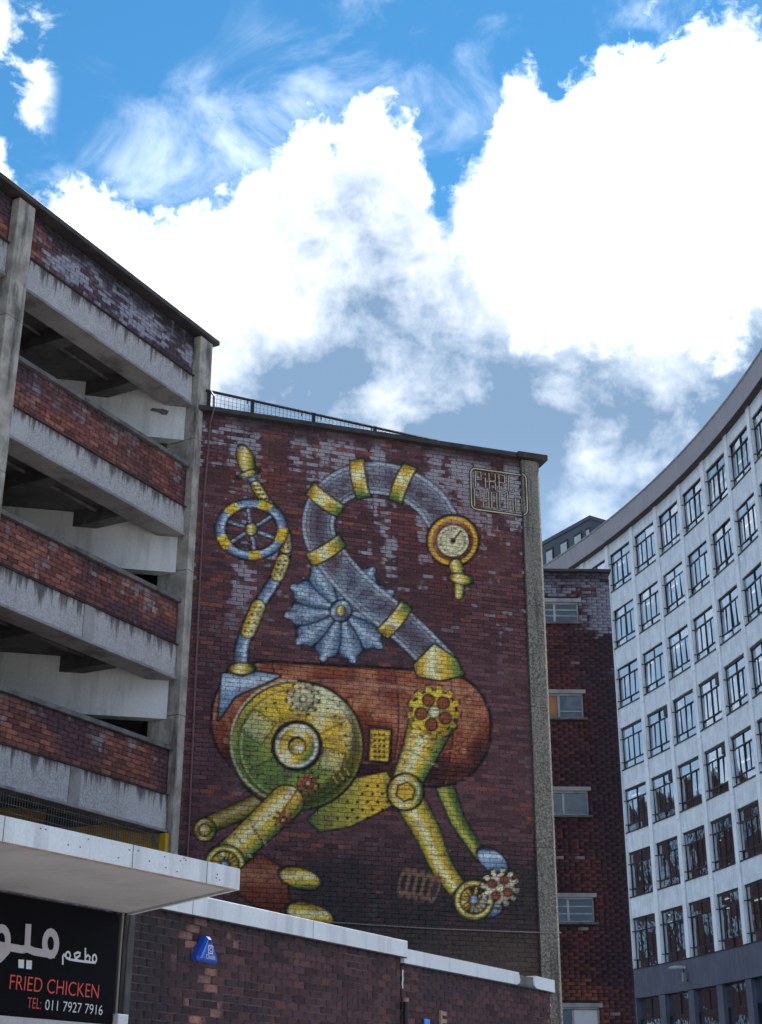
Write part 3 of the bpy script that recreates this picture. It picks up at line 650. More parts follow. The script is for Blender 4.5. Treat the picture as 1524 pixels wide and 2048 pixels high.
    p.shape(p.ell(968, 1812, 34, 21, 0.25), p.steel(np.clip((Y - 1812) / 22, -1, 1)), 2.6); p.shape(p.circ(926, 1799, 21), p.metal(np.clip((X - 926) / 20, -1, 1)), 3); p.lay(p.seg((908, 1796), (944, 1802))[0] - 1.4, INK)
    p.spoked(948, 1800, 34)
    # loose parts on the ground: drums, a rusty crate, a coil and a pale cog
    p.shape(p.poly([(450, 1765), (520, 1708), (570, 1742), (578, 1800), (640, 1840), (560, 1850)]), p.rust(np.clip((Y - 1780) / 60, -1, 1)) * 0.75, 3)
    p.shape(p.ell(600, 1757, 40, 19, 0.28), p.metal(np.clip((Y - 1757) / 20, -1, 1)), 3); p.shape(p.ell(620, 1830, 46, 21, 0.3), p.metal(np.clip((Y - 1832) / 22, -1, 1)), 3)
    for k in range(5): p.lay(np.abs(p.ell(808 + 15 * k, 1765 + 3 * k, 9, 24, 0.25)) - 2.2, np.array([0.28, 0.16, 0.10]), 1.2, 0.9)
    p.cog(1000, 1776, 33, 12, np.array([0.62, 0.55, 0.36]), 4)
    # worn edges, drips and dry-brush strokes
    dry = sstep(fbm(X * 0.035 + Y * 0.05, Y * 0.30 - X * 0.12, 31, 4), 0.56, 0.74) * 0.28; chg = np.abs(p.c - base).max(-1) > 0.03
    p.c = np.where(chg[..., None], lerp(p.c, np.array([0.02, 0.018, 0.02]), dry), p.c)
    lt = sstep(fbm(X * 0.21, Y * 0.06, 33, 3), 0.62, 0.80) * 0.25; p.c = np.where(chg[..., None], lerp(p.c, p.c * 1.5 + 0.03, lt), p.c)
    # painted over brickwork: a little of the brick shows through
    thin = np.clip(sstep(fbm(X * 0.05, Y * 0.09, 21, 4), 0.53, 0.76) * 0.45 + sstep(fbm(X * 0.16, Y * 0.30, 23, 3), 0.70, 0.80) * 0.6, 0, 0.85)
    return p.c * (1 - thin[..., None]) + base * thin[..., None]

def mural_brick(U, Z, rnd):
    base = np.array([0.122, 0.051, 0.056]); c = np.broadcast_to(base, U.shape + (3,)).copy()
    r0, r1, r2 = rnd[:, 0:1], rnd[:, 1:2], rnd[:, 2:3]; one = np.ones_like(U)
    c *= (0.62 + 0.75 * r0 * one)[..., None]
    c = lerp(c, np.array([0.30, 0.092, 0.055]), sstep(r1 * one + 0.55 * (fbm(U * 0.9, Z * 1.1, 40) - 0.5), 0.86, 1.02) * 0.85)
    c = lerp(c, np.array([0.045, 0.024, 0.03]), sstep(fbm(U * 0.7, Z * 0.5, 47), 0.5, 0.75) * 0.6)
    top = sstep(Z, 10.6, 12.9); drip = fbm(U * 3.4, Z * 0.55, 51, 4)
    sgn = np.exp(-((U - 5.3) / 1.1) ** 2 - ((Z - 11.7) / 0.9) ** 2); mid_ = np.exp(-((U - 3.6) / 0.9) ** 2 - ((Z - 10.9) / 0.25) ** 2); lf = np.exp(-((U - 1.15 - (Z - 10.2) * 0.5) / 0.34) ** 2 - ((Z - 10.2) / 0.75) ** 2)
    fine_ = fbm(U * 8.0, Z * 13.0, 57, 3)
    e = sstep(drip - 0.07 + 0.24 * sstep(Z, 11.2, 12.5) + 0.30 * sgn + 0.24 * mid_ + 0.33 * lf + 0.34 * (r2 * one - 0.5) + 0.42 * (fine_ - 0.5), 0.68, 0.80)
    e = np.maximum(e, sstep(r2 * one + 0.3 * (fine_ - 0.5), 0.97, 1.0) * 0.7 * sstep(Z, 5, 9))
    e *= (0.15 + 0.85 * sstep(Z, 8.8, 10.4)) * (1 - 0.75 * sstep(Z, 12.85, 13.05))
    c = lerp(c, np.array([0.40, 0.385, 0.43]), np.clip(e, 0, 1) * 0.80)
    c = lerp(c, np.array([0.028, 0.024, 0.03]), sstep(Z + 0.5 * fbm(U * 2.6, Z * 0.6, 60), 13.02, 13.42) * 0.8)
    c = lerp(c, np.array([0.075, 0.075, 0.045]), sstep(4.9 - Z + 0.8 * (fbm(U * 1.5, Z * 2, 66) - 0.5), 0.0, 0.7) * 0.6)
    return paint_mural(U, Z, c)
def mural_mortar(U, Z):
    b = np.broadcast_to(np.array([0.135, 0.105, 0.105]), U.shape + (3,)).copy() * (0.55 + 0.8 * fbm(U * 3, Z * 3, 70))[..., None]
    b = lerp(b, np.array([0.040, 0.032, 0.036]), sstep(fbm(U * 0.8, Z * 0.8, 72), 0.42, 0.62) * 0.9)
    p = paint_mural(U, Z, b); ch = np.abs(p - b).max(-1) > 0.02
    return np.where(ch[..., None], p * 0.55, p)

mur = thing('mural_building', 'dark brick building end painted with a large mural of golden wheels and pipes', 'building', (*MB0, 0), RZ2)
ms = brickwork(mur, (*MB0, 0), RZ2, -0.05, 6.12, 0.0, 13.13, 0.0, mural_brick, mural_mortar, nx=9, nz=3, seed=1, mort_step=0.045,
               visible=lambda px, py: (py < 1700 + (px - 300) * 0.225) & (py < 1700))
lay([ms], mur)
M['brickplain'] = vary('plain_dark_brick', (0.075, 0.034, 0.034), 0.3, 2.0, 0.9, 12, 0.4)
box('wall', (0.02, 0.031, 0), (6.46, 9.0, 12.95), 'brickplain', mur)
pz = [0.0, 3.1, 5.85, 8.3, 10.2, 11.72, 13.11]
for a, b in zip(pz[:-1], pz[1:]):
    MB().prism([(6.125, -0.06), (6.44, -0.06), (6.52, 0.04), (6.52, 0.40), (6.125, 0.40)], a + 0.004, b - 0.004).build('pilaster_block', 'dash_dark', mur)
MB().box((-0.10, -0.10, 13.135), (6.08, 0.45, 13.225)).build('coping', 'coping', mur, bevel=0.012)
MB().box((6.02, -0.15, 13.12), (6.63, 0.50, 13.235)).build('pilaster_cap', 'coping', mur, bevel=0.012)
box('roof', (0.0, 0.46, 12.96), (6.45, 9.0, 13.05), 'darkconc', mur)

# painted signature in its rounded frame, thin strokes with a dark edge
def sig(strokes, w, mat, y, name):
    mb = MB()
    for pts, closed in strokes: mb.ribbon(pts, w, y, closed)
    return mb.build(name, mat, mur)
def rrect(x0, z0, x1, z1, r, skew=0.0, n=4):
    pts = []
    for cx, cz, a0 in ((x1 - r, z1 - r, 0), (x0 + r, z1 - r, 90), (x0 + r, z0 + r, 180), (x1 - r, z0 + r, 270)):
        for k in range(n + 1):
            a = R_(a0 + 90 * k / n); pts.append((cx + r * math.cos(a), cz + r * math.sin(a)))
    return pts
S0, S1, T0, T1 = 5.10, 6.20, 11.97, 12.80
def gl(x, y): return (S0 + 0.09 + x * 0.0955, T0 + 0.06 + y * 0.0355)    # small drawing grid inside the frame
letters = {
 'P1': [[(0, 11), (0, 20), (1.2, 20), (1.2, 15.5), (0.3, 15.5)]],
 'i1': [[(2.1, 11.4), (2.1, 17)], [(2.1, 18.6), (2.1, 19.8)]],
 'x1': [[(2.9, 20), (2.9, 16), (4.2, 15.2), (4.2, 11.2)], [(4.2, 20), (4.2, 16.2), (2.9, 15.2), (2.9, 11.2)]],
 'e1': [[(6.2, 11.4), (5.0, 11.4), (5.0, 20), (6.2, 20), (6.2, 15.6), (5.2, 15.6)]],
 'l1': [[(7.0, 20.2), (7.0, 11.3), (8.0, 11.3), (8.0, 12.6)]],
 'P2': [[(-0.3, 0), (-0.3, 9.8), (0.9, 9.8), (0.9, 5.0), (0.2, 5.0)]],
 'a2': [[(1.5, 9.4), (2.7, 9.4), (2.7, 0.2), (1.5, 0.2), (1.5, 5.2), (2.6, 5.2)]],
 'n2': [[(3.3, 0.2), (3.3, 9.2), (4.4, 9.2), (4.4, 0.2)]],
 'c2': [[(6.1, 9.4), (5.0, 9.4), (5.0, 0.2), (6.1, 0.2)]],
 'h2': [[(6.7, 10.4), (6.7, 0.2)], [(6.7, 6.6), (7.8, 6.6), (7.8, 0.2)]],
 'o2': [[(8.4, 0.8), (8.4, 8.0), (9.7, 8.0), (9.7, 0.8), (8.4, 0.8)]],
}
strokes = [([gl(*q) for q in st_], False) for v in letters.values() for st_ in v]
rr_ = rrect(S0, T0, S1, T1, 0.10)
on_brick = [(6.115, T1)] + [q for q in rr_ if q[0] < 6.1] + [(6.115, T0)]
on_pil = [(6.13, T0)] + [q for q in rr_[15:] + rr_[:5] if q[0] > 6.14] + [(6.13, T1)]
for line, yy in ((on_brick, -0.007), (on_pil, -0.064)):
    sig([(line, False)], 0.062, 'paintdark', yy, 'signature_frame_outline'); sig([(line, False)], 0.026, 'paintline', yy - 0.003, 'signature_frame')
sig(strokes, 0.046, 'paintdark', -0.007, 'signature_outline'); sig(strokes, 0.020, 'paintline', -0.010, 'signature_lettering')

# ------------------------------------------------------------------ roof railing above the mural wall
rl = thing('roof_railing', 'low dark railing with wire mesh panels on top of the mural wall', 'railing', (*MB0, 0), RZ2)
RA, RB = np.array([0.10, 0.02]), np.array([4.72, 0.64]); RT = 13.60
def rp(t, z): q = RA + (RB - RA) * t; return (q[0], q[1], z)
MB().tube([rp(-0.012, RT - 0.025), rp(1.0, RT - 0.025)], 0.026, 6).build('top_rail', 'black', rl)
MB().tube([rp(-0.012, 13.255), rp(1.0, 13.255)], 0.018, 6).build('bottom_rail', 'black', rl)
for t in (0.0, 0.178, 0.437, 0.707, 0.985):
    q = rp(t, 0); MB().box((q[0] - 0.032, q[1] - 0.02, 13.226), (q[0] + 0.032, q[1] + 0.02, RT - 0.004)).build('post', 'black', rl)
for a, b in ((0.0, 0.178), (0.178, 0.437), (0.437, 0.707), (0.707, 0.985)):
    mb = MB(); n = max(2, int((b - a) * 4.66 / 0.075))
    for k in range(1, n): mb.tube([rp(a + (b - a) * k / n, 13.26), rp(a + (b - a) * k / n, RT - 0.03)], 0.0035, 4, False)
    for z in np.arange(13.30, RT - 0.03, 0.075): mb.tube([rp(a + 0.008, z), rp(b - 0.008, z)], 0.0035, 4, False)
    o = mb.build('mesh_panel', 'black', rl)
for t in (0.155, 0.385, 0.468, 0.69): q = rp(t, 0); MB().box((q[0] - 0.01, q[1] - 0.03, RT - 0.13), (q[0] + 0.01, q[1] - 0.015, RT - 0.03)).build('clip', 'black', rl)
cbl = MB().tube([(0.12, -0.02, 13.56), (0.16, -0.14, 13.40), (0.17, -0.135, 13.15), (0.135, -0.03, 12.9), (0.10, -0.03, 11.4), (0.12, -0.03, 8.6), (0.15, -0.03, 5.8), (0.16, -0.03, 3.6)], 0.017, 6).build('hanging_cable', 'cable', None, loc=(*MB0, 0), rotz=RZ2)
tag(cbl, 'maroon cable running down the left edge of the mural wall', 'cable')
wire_pts = [(2.4, -0.03, 4.47), (3.2, -0.03, 4.455), (4.2, -0.03, 4.44), (5.3, -0.03, 4.445), (6.08, -0.06, 4.45), (6.2, -0.085, 4.45), (6.5, -0.085, 4.455)]
wr = MB().tube([(-0.02, -0.03, 4.50)] + wire_pts, 0.010, 5).build('wall_wire', 'palecable', None, loc=(*MB0, 0), rotz=RZ2); tag(wr, 'thin pale wire strung level across the foot of the mural wall', 'wire')

# ------------------------------------------------------------------ parking garage on the left
gar = thing('parking_garage', 'multi-storey parking garage of brick and concrete bands with dark open decks', 'building', (*MB0, 0), RZ1)
UL = -14.9
colx = [(-0.18, 0.20), (-4.98, -4.62), (-9.78, -9.42), (-14.58, -14.22)]
for a, b in colx:
    zz = [0, 2.6, 5.1, 7.6, 10.1, 12.55, 14.60]
    for p, q in zip(zz[:-1], zz[1:]): MB().box((a, 0.0, p + 0.003), (b, 0.62, q - 0.003)).build('column', 'conc_col', gar, bevel=0.012)
bands = [(13.78, 13.20), (11.24, 10.72), (8.775, 8.19), (6.294, 5.71)]
panels = [(13.79, 14.60), (11.25, 12.00), (8.785, 9.51), (6.304, 7.01)]
def gar_brick(level):
    def f(U, Z, rnd):
        one = np.ones_like(U); r0, r1, r2 = rnd[:, :1] * one, rnd[:, 1:2] * one, rnd[:, 2:3] * one
        z0, z1 = panels[level]; h = (Z - z0) / (z1 - z0)
        c = np.broadcast_to(np.array([0.195, 0.070, 0.056]), U.shape + (3,)) * (0.55 + 0.85 * r0)[..., None]
        c = lerp(c, np.array([0.36, 0.14, 0.095]), sstep(r1, 0.72, 0.95) * 0.8)
        c = lerp(c, np.array([0.075, 0.040, 0.054]), sstep(fbm(U * 0.8, Z * 1.6, 80 + level), 0.42, 0.66) * (0.85 if level else 1))
        if level == 0:
            c = lerp(c, np.array([0.085, 0.058, 0.075]) * (0.6 + 0.8 * r0)[..., None], sstep(U + 0.8 * fbm(U * 1.5, Z * 2, 83), -4.2, -3.2) * 0.8)
            e = sstep(fbm(U * 1.1, Z * 2.2, 84) + 0.42 * (r2 - 0.5) + 0.40 * (fbm(U * 7, Z * 12, 86) - 0.5) + 0.22 * np.exp(-((h - 0.42) / 0.30) ** 2), 0.54, 0.74) * sstep(U, -4.9, -4.0)
            c = lerp(c, np.array([0.36, 0.36, 0.43]), e * 0.85)
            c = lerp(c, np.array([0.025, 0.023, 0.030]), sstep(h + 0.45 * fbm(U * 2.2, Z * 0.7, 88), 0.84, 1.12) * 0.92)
            c = lerp(c, np.array([0.27, 0.27, 0.30]), sstep(fbm(U * 6.0, Z * 0.8, 91), 0.66, 0.8) * sstep(h, 0.25, 0.6) * 0.6)
        else:
            e = sstep(fbm(U * 4.2, Z * 0.9, 92 + level) + 0.34 * h + 0.25 * (r2 - 0.5) + 0.3 * (fbm(U * 9, Z * 12, 93) - 0.5), 0.84, 0.98)
            c = lerp(c, np.array([0.27, 0.265, 0.285]), e * 0.65)
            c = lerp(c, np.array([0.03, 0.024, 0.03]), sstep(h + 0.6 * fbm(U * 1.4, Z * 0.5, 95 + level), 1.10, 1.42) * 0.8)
            c = lerp(c, np.array([0.55, 0.52, 0.52]), sstep(fbm(U * 7, Z * 5, 99 + level), 0.80, 0.88) * 0.7)
        return c
    return f
def gar_mortar(level):
    def f(U, Z): return np.broadcast_to(np.array([0.022, 0.017, 0.020]), U.shape + (3,)) * (0.6 + 0.9 * fbm(U * 4, Z * 4, 101))[..., None]
    return f
bays = [(-4.62, -0.18), (-9.42, -4.98), (-14.22, -9.78)]
gsets = []
for lv, (z0, z1) in enumerate(panels):
    bt, bb = bands[lv]
    for bi, (a, b) in enumerate(bays):
        a_, b_ = a + 0.012, b - 0.012
        pan = MB().box((a_, 0.165, z0 - 0.01), (b_, 0.34, z1)).build('parapet_panel', 'brickplain', gar)
        if bi < 2:
            gsets.append(brickwork(gar, (*MB0, 0), RZ1, a_, b_, z0, z1, 0.135, gar_brick(lv), gar_mortar(lv), nx=4, nz=1, headers=0.15, seed=20 + lv * 3 + bi,
                                   parent=None, visible=lambda px, py: np.ones(px.shape, bool)))
        MB().box((a_, 0.12, bb + 0.05), (b_, 0.50, bt)).build('concrete_band', 'dash', gar)
        MB().box((a_, 0.085, bb), (b_, 0.52, bb + 0.047)).build('band_lip', 'soffit', gar, bevel=0.01)
        MB().box((a_, 0.075, bt + 0.001), (b_, 0.133, bt + 0.012)).build('flashing', 'coping', gar)
        if lv:
            MB().box((a_, 0.07, z1 + 0.002), (b_, 0.42, z1 + 0.075)).build('sill', 'sillconc', gar, bevel=0.008)
        if lv in (2, 3):
            for uu in ((a_ + b_) / 2 - 0.03,): MB().box((uu - 0.12, 0.104, bb + 0.052), (uu + 0.12, 0.119, bt - 0.002)).build('band_joint', 'soffit', gar)
lay(gsets, gar)
MB().box((UL, -0.06, 14.62), (0.33, 0.62, 14.715)).build('coping', 'coping', gar, bevel=0.014)
decks = [(13.20, 13.50), (10.72, 11.02), (8.19, 8.49), (5.71, 6.01)]
for i, (bb, cz) in enumerate(decks):
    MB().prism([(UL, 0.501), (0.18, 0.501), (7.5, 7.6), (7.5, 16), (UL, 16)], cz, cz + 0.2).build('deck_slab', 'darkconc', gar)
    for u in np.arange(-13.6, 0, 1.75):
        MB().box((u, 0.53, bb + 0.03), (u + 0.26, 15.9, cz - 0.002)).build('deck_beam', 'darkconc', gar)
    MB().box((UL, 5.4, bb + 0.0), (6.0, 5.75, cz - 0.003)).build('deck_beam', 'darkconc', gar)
    # white painted edge beams inside, following the line of the mural wall
    dxy = np.array([-0.66, 0.75]); nn = np.array([-0.75, -0.66])
    for k, (cu, _) in enumerate(colx[:3]):
        p0 = np.array([cu - 0.005, 0.24]); p1 = p0 + dxy * 7.2; q0, q1 = p0 - nn * 0.22, p1 - nn * 0.22
        if cu < -1: p1 = p0 + dxy * 2.5; q1 = p1 - nn * 0.22
        MB().prism([tuple(p1), tuple(p0), tuple(q0), tuple(q1)], bb - 0.64, cz - 0.004).build('white_edge_beam', 'whitepaint' if i < 3 else 'yellow', gar)
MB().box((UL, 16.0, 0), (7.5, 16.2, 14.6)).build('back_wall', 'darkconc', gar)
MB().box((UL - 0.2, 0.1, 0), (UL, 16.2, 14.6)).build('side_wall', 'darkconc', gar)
MB().box((UL, 0.2, 0.0), (0.15, 0.45, 4.6)).build('ground_floor_wall', 'dash', gar)
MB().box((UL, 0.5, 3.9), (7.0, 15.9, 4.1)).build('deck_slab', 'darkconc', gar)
mb = MB()
for u in np.arange(-4.58, -0.15, 0.055): mb.tube([(u, 0.16, 4.62), (u, 0.16, 5.70)], 0.0055, 4, False)
for z in np.arange(4.66, 5.70, 0.11): mb.tube([(-4.6, 0.165, z), (-0.14, 0.165, z)], 0.005, 4, False)
for u in np.arange(-9.4, -5.0, 0.055): mb.tube([(u, 0.16, 4.62), (u, 0.16, 5.70)], 0.0055, 4, False)
o = mb.build('wire_mesh', 'sillconc', gar); o['kind'] = 'stuff'
MB().box((-0.275, 0.05, 4.6), (-0.185, 0.24, 5.69)).build('yellow_post', 'yellow', gar)
pq = np.array([-0.185, 0.24]) + np.array([-0.66, 0.75]) * 0.42 + np.array([-0.75, -0.66]) * 0.012
pt_ = MB(); dv = np.array([-0.66, 0.75])
pt_.add([(pq[0] + dv[0] * a, pq[1] + dv[1] * a, 13.07 + b) for a, b in ((-0.13, 0.02), (-0.02, 0.05), (0.08, 0.04), (0.16, 0.05), (0.20, -0.01), (0.06, -0.03), (-0.02, -0.07), (-0.10, -0.06))], [tuple(range(8))]); pt_.build('spalled_patch', 'darkconc', gar)
for i, (bb, cz) in enumerate(decks):
    MB().tube([(-14, 1.1, cz - 0.06), (-0.4, 1.1, cz - 0.06)], 0.035, 8).build('service_pipe', 'sillconc', gar)
    MB().tube([(-14, 3.0, cz - 0.05), (1.5, 3.0, cz - 0.05)], 0.05, 8).build('service_pipe', 'frame_grey', gar)
# a tuft under the coping
tf = MB()
for k in range(34):
    a = random.uniform(0, 6.28); x, y, z = random.gauss(0, 0.07), random.gauss(0, 0.012), random.gauss(0, 0.045); s_ = random.uniform(0.018, 0.04)
    tf.add([(x, y, z), (x + s_ * math.cos(a), y - 0.012, z + s_ * math.sin(a)), (x + s_ * math.cos(a + 0.9) * 0.8, y - 0.004, z + s_ * math.sin(a + 0.9) * 0.8)], [(0, 1, 2)])
tfo = tf.build('weed_tuft', 'leaf', None, loc=(*(np.array(MB0) + np.array([math.sin(R_(AZ1)), math.cos(R_(AZ1))]) * -2.35 + np.array([math.cos(R_(AZ1)), -math.sin(R_(AZ1))]) * -0.10), 14.42), rotz=RZ1)
tag(tfo, 'small green weed rooted in the brick under the garage roof edge', 'plant')

# ------------------------------------------------------------------ low brick building in front of the mural
low_b = thing('low_brick_building', 'single-storey dark brick building with pale metal roof trim in front of the mural', 'building', (*LB0, 0), RZ1)
def low_brick(U, Z, rnd):
    one = np.ones_like(U); r0, r1, r2 = rnd[:, :1] * one, rnd[:, 1:2] * one, rnd[:, 2:3] * one
    c = np.broadcast_to(np.array([0.068, 0.031, 0.036]), U.shape + (3,)) * (0.6 + 0.8 * r0)[..., None]
    c = lerp(c, np.array([0.145, 0.061, 0.052]), sstep(r1 + 0.5 * (fbm(U * 1.2, Z * 1.8, 120) - 0.5), 0.72, 0.98) * 0.75)
    c = lerp(c, np.array([0.42, 0.21, 0.17]), sstep(r2 + 0.35 * np.exp(-((U - 0.55) / 0.35) ** 2), 0.975, 1.04) * 0.8)
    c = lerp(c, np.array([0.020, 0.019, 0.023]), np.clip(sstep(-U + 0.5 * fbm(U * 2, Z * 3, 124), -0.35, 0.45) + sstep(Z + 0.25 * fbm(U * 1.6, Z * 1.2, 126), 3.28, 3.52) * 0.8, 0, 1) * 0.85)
    c = lerp(c, np.array([0.035, 0.024, 0.030]), sstep(fbm(U * 0.9, Z * 2.2, 128), 0.5, 0.7) * 0.6)
    return c
def low_mortar(U, Z): return np.broadcast_to(np.array([0.17, 0.14, 0.14]), U.shape + (3,)) * (0.2 + 1.6 * fbm(U * 2.2, Z * 2.2, 130) ** 2)[..., None]
vs_ = lambda px, py: py > 1830 + (px - 262) * 0.15
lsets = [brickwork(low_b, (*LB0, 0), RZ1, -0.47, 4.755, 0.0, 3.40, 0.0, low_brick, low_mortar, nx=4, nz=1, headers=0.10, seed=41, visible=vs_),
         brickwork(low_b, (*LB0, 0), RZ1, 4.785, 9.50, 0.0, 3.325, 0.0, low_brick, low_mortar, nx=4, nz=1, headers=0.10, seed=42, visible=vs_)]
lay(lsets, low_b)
MB().prism([(-9, 0.031), (9.48, 0.031), (9.48, 0.6), (4.5, 5.6), (-9, 5.6)], 0, 3.30).build('wall', 'brickplain', low_b)
MB().box((-1.4, -0.055, 3.40), (4.835, 0.12, 3.590)).build('roof_trim', 'fascia', low_b, bevel=0.006)
MB().box((-1.4, -0.050, 3.386), (4.83, 0.1, 3.399)).build('roof_trim_edge', 'black', low_b)
MB().slab([(4.765, 3.330), (8.17, 3.330), (8.26, 3.352), (8.285, 3.40), (8.25, 3.50), (4.765, 3.50)], -0.045, 0.12).build('roof_trim', 'fascia', low_b)
MB().slab([(8.20, 3.335), (8.86, 3.335), (8.86, 3.470), (8.75, 3.478), (8.55, 3.468), (8.20, 3.475)], -0.02, 0.12).build('roof_trim_patch', 'sillconc', low_b)
MB().slab([(8.88, 3.328), (9.575, 3.318), (9.575, 3.492), (8.86, 3.500), (8.80, 3.44), (8.81, 3.37)], -0.045, 0.12).build('roof_trim', 'fascia', low_b)
MB().box((4.77, -0.042, 3.312), (9.56, 0.1, 3.329)).build('roof_trim_edge', 'black', low_b)
for u in (0.35, 2.6): MB().box((u, -0.0575, 3.402), (u + 0.004, -0.0545, 3.588)).build('trim_joint', 'coping', low_b)
MB().box((-0.745, -0.02, 0), (-0.475, 0.03, 3.38)).build('stained_pier', 'render_dark', low_b)
mb = MB(); mb.ribbon([(4.80, 3.245), (4.792, 3.20), (4.80, 3.15), (4.788, 3.10), (4.795, 3.05)], 0.035, -0.006); mb.build('sealant_streak', 'whitepaint', low_b)
for k, (u, r) in enumerate(((-0.70, 0.012), (-0.665, 0.009), (-0.60, 0.014))):
    o = MB().tube([(u, -0.05 - 0.004 * k, 3.30), (u - 0.005, -0.05, 3.0), (u + 0.004, -0.045, 2.6), (u, -0.05, 1.8)], r, 6).build('drop_cable', ('palecable', 'black', 'render_dark')[k], None, loc=(*LB0, 0), rotz=RZ1)
    tag(o, ('pale cable dropping beside the black shop sign', 'thin black cable between the pale cable and the brick wall', 'dark stained conduit nearest the brick wall, right of the black shop sign')[k], 'cable')
pp = thing('drain_pipe', 'black pipe with a pale cap on the low brick wall below the trim step', 'pipe', (*LB0, 0), RZ1)
MB().tube([(4.765, -0.06, 2.885), (4.765, -0.06, 0.2)], 0.032, 10).build('pipe', 'black', pp); MB().tube([(4.765, -0.06, 2.885), (4.765, -0.06, 2.925)], 0.035, 10).build('cap', 'terracotta', pp)
ev = MB()
ev.box((5.77, -0.035, 2.52), (5.81, 0.0, 2.85))
for z in (2.82, 2.73, 2.64, 2.55): ev.box((5.811, -0.032, z - 0.03), (5.945, 0.0, z + 0.02))
ev = ev.build('wall_vent', 'terracotta', None, loc=(*LB0, 0), rotz=RZ1, bevel=0.004); tag(ev, 'small comb-shaped terracotta vent on the low brick wall beside the blue plate', 'vent')
ps = thing('blue_plate_sign', 'blue plate with a white border low on the brick wall, cut by the picture edge', 'sign', (*LB0, 0), RZ1)
MB().box((5.34, -0.05, 2.10), (5.62, -0.015, 2.66)).build('plate', 'blue', ps, bevel=0.006); MB().box((5.315, -0.035, 2.655), (5.46, -0.02, 2.725)).build('tab', 'bluelight', ps)
mb = MB(); mb.ribbon(rrect(5.375, 2.14, 5.59, 2.63, 0.03), 0.028, -0.0535, True); mb.build('border', 'signwhite', ps)

# canopy over the shop
can = thing('shop_canopy', 'flat grey canopy with pale metal edge projecting over the shop sign', 'canopy', (*LB0, 0), RZ1)
cp = [(-9.0, -1.28), (-1.49, -1.77), (-0.626, -0.005), (-9.0, -0.005)]
MB().prism(cp, 3.30, 3.42).build('slab', 'canopysoff', can)
def edge_band(name, a, b, th, z0, z1, mat, out=1):
    a, b = np.array(a), np.array(b); d = (b - a) / np.linalg.norm(b - a); n = np.array([d[1], -d[0]]) * th
    return MB().prism([tuple(a), tuple(a + n), tuple(b + n), tuple(b)][::1], z0, z1).build(name, mat, can)
edge_band('front_fascia', cp[0], (-1.49 + 0.03, -1.772), 0.03, 3.285, 3.452, 'fascia')
edge_band('end_fascia', (-1.462, -1.775), (-0.60, -0.012), 0.03, 3.287, 3.450, 'fascia')
edge_band('drip_edge', (-9.0, -1.29), (-1.50, -1.782), 0.012, 3.272, 3.284, 'terracotta')
for t in (0.22, 0.47, 0.66, 0.83, 0.945):
    q = np.array([-9.0, -1.28]) + (np.array([-1.46, -1.772]) - np.array([-9.0, -1.28])) * t
    MB().box((-0.003, -0.0335, 3.287), (0.003, -0.0295, 3.450)).build('fascia_seam', 'sillconc', can, loc=(q[0], q[1] + 0.002, 0), rotz=math.atan2(-0.492, 7.54))
for k in range(22):
    t = random.uniform(0.55, 0.99); q = np.array([-9.0, -1.28]) + (np.array([-1.46, -1.772]) - np.array([-9.0, -1.28])) * t; z = random.choice((3.41, 3.43, 3.36, 3.33)) + random.uniform(-0.01, 0.01)
    MB().box((-0.006, -0.0345, z - 0.004), (0.006, -0.0285, z + 0.004)).build('fixing', 'coping', can, loc=(q[0], q[1] + 0.002, 0), rotz=math.atan2(-0.492, 7.54))
# shop sign
sg = thing('shop_sign', 'black shop sign with grey Arabic lettering and red and white lettering under the canopy', 'sign', (*LB0, 0), RZ1)
MB().box((-7.5, -0.06, 2.345), (-0.755, 0.028, 3.272)).build('board', 'signblack', sg)
MB().box((-7.5, -0.075, 2.25), (-0.80, 0.02, 2.340)).build('lower_trim', 'canopysoff', sg)
def text_mesh(body, u0, u1, z0, z1, y, mat, parent, name, shear=0.0, thin=0.0):
    cu = bpy.data.curves.new('txt', 'FONT'); cu.body = body; cu.offset = thin; o = bpy.data.objects.new('txt', cu); COL.objects.link(o)
    dg = bpy.context.evaluated_depsgraph_get(); me = bpy.data.meshes.new_from_object(o.evaluated_get(dg)); bpy.data.objects.remove(o)
    n = len(me.vertices); co = np.empty(n * 3); me.vertices.foreach_get('co', co); co = co.reshape(-1, 3)
    x, zz = co[:, 0], co[:, 1]; x = (x - x.min()) / (x.max() - x.min()); zz = (zz - zz.min()) / (zz.max() - zz.min())
    new = np.stack([u0 + x * (u1 - u0), np.full(n, y), z0 + zz * (z1 - z0)], -1); me.vertices.foreach_set('co', new.ravel()); me.update()
    fa = [tuple(p.vertices) for p in me.polygons]; par = list(range(n))
    def find(a):
        while par[a] != a: par[a] = par[par[a]]; a = par[a]
        return a
    for f in fa:
        for v in f[1:]: par[find(v)] = find(f[0])
    isl = {}
    for f in fa: isl.setdefault(find(f[0]), []).append(f)
    gl_ = []
    for fs_ in sorted(isl.values(), key=lambda q: min(new[v, 0] for f in q for v in f)):
        lo = min(new[v, 0] for f in fs_ for v in f); hi = max(new[v, 0] for f in fs_ for v in f)
        if gl_ and lo < gl_[-1][1] - 0.25 * (hi - lo): gl_[-1][2].extend(fs_); gl_[-1][1] = max(hi, gl_[-1][1])
        else: gl_.append([lo, hi, list(fs_)])
    for lo, hi, fs_ in gl_:                     # each letter is a part
        used = sorted({v for f in fs_ for v in f}); ix = {v: i for i, v in enumerate(used)}
        MB().add([tuple(new[v]) for v in used], [tuple(ix[v] for v in f) for f in fs_]).build('letter', mat, parent)
text_mesh('FRIED CHICKEN', -2.095, -0.975, 2.545, 2.657, -0.063, 'signred', sg, 'lettering', thin=-0.008)
text_mesh('TEL:', -1.865, -1.70, 2.415, 2.497, -0.063, 'signred', sg, 'lettering', thin=-0.008)
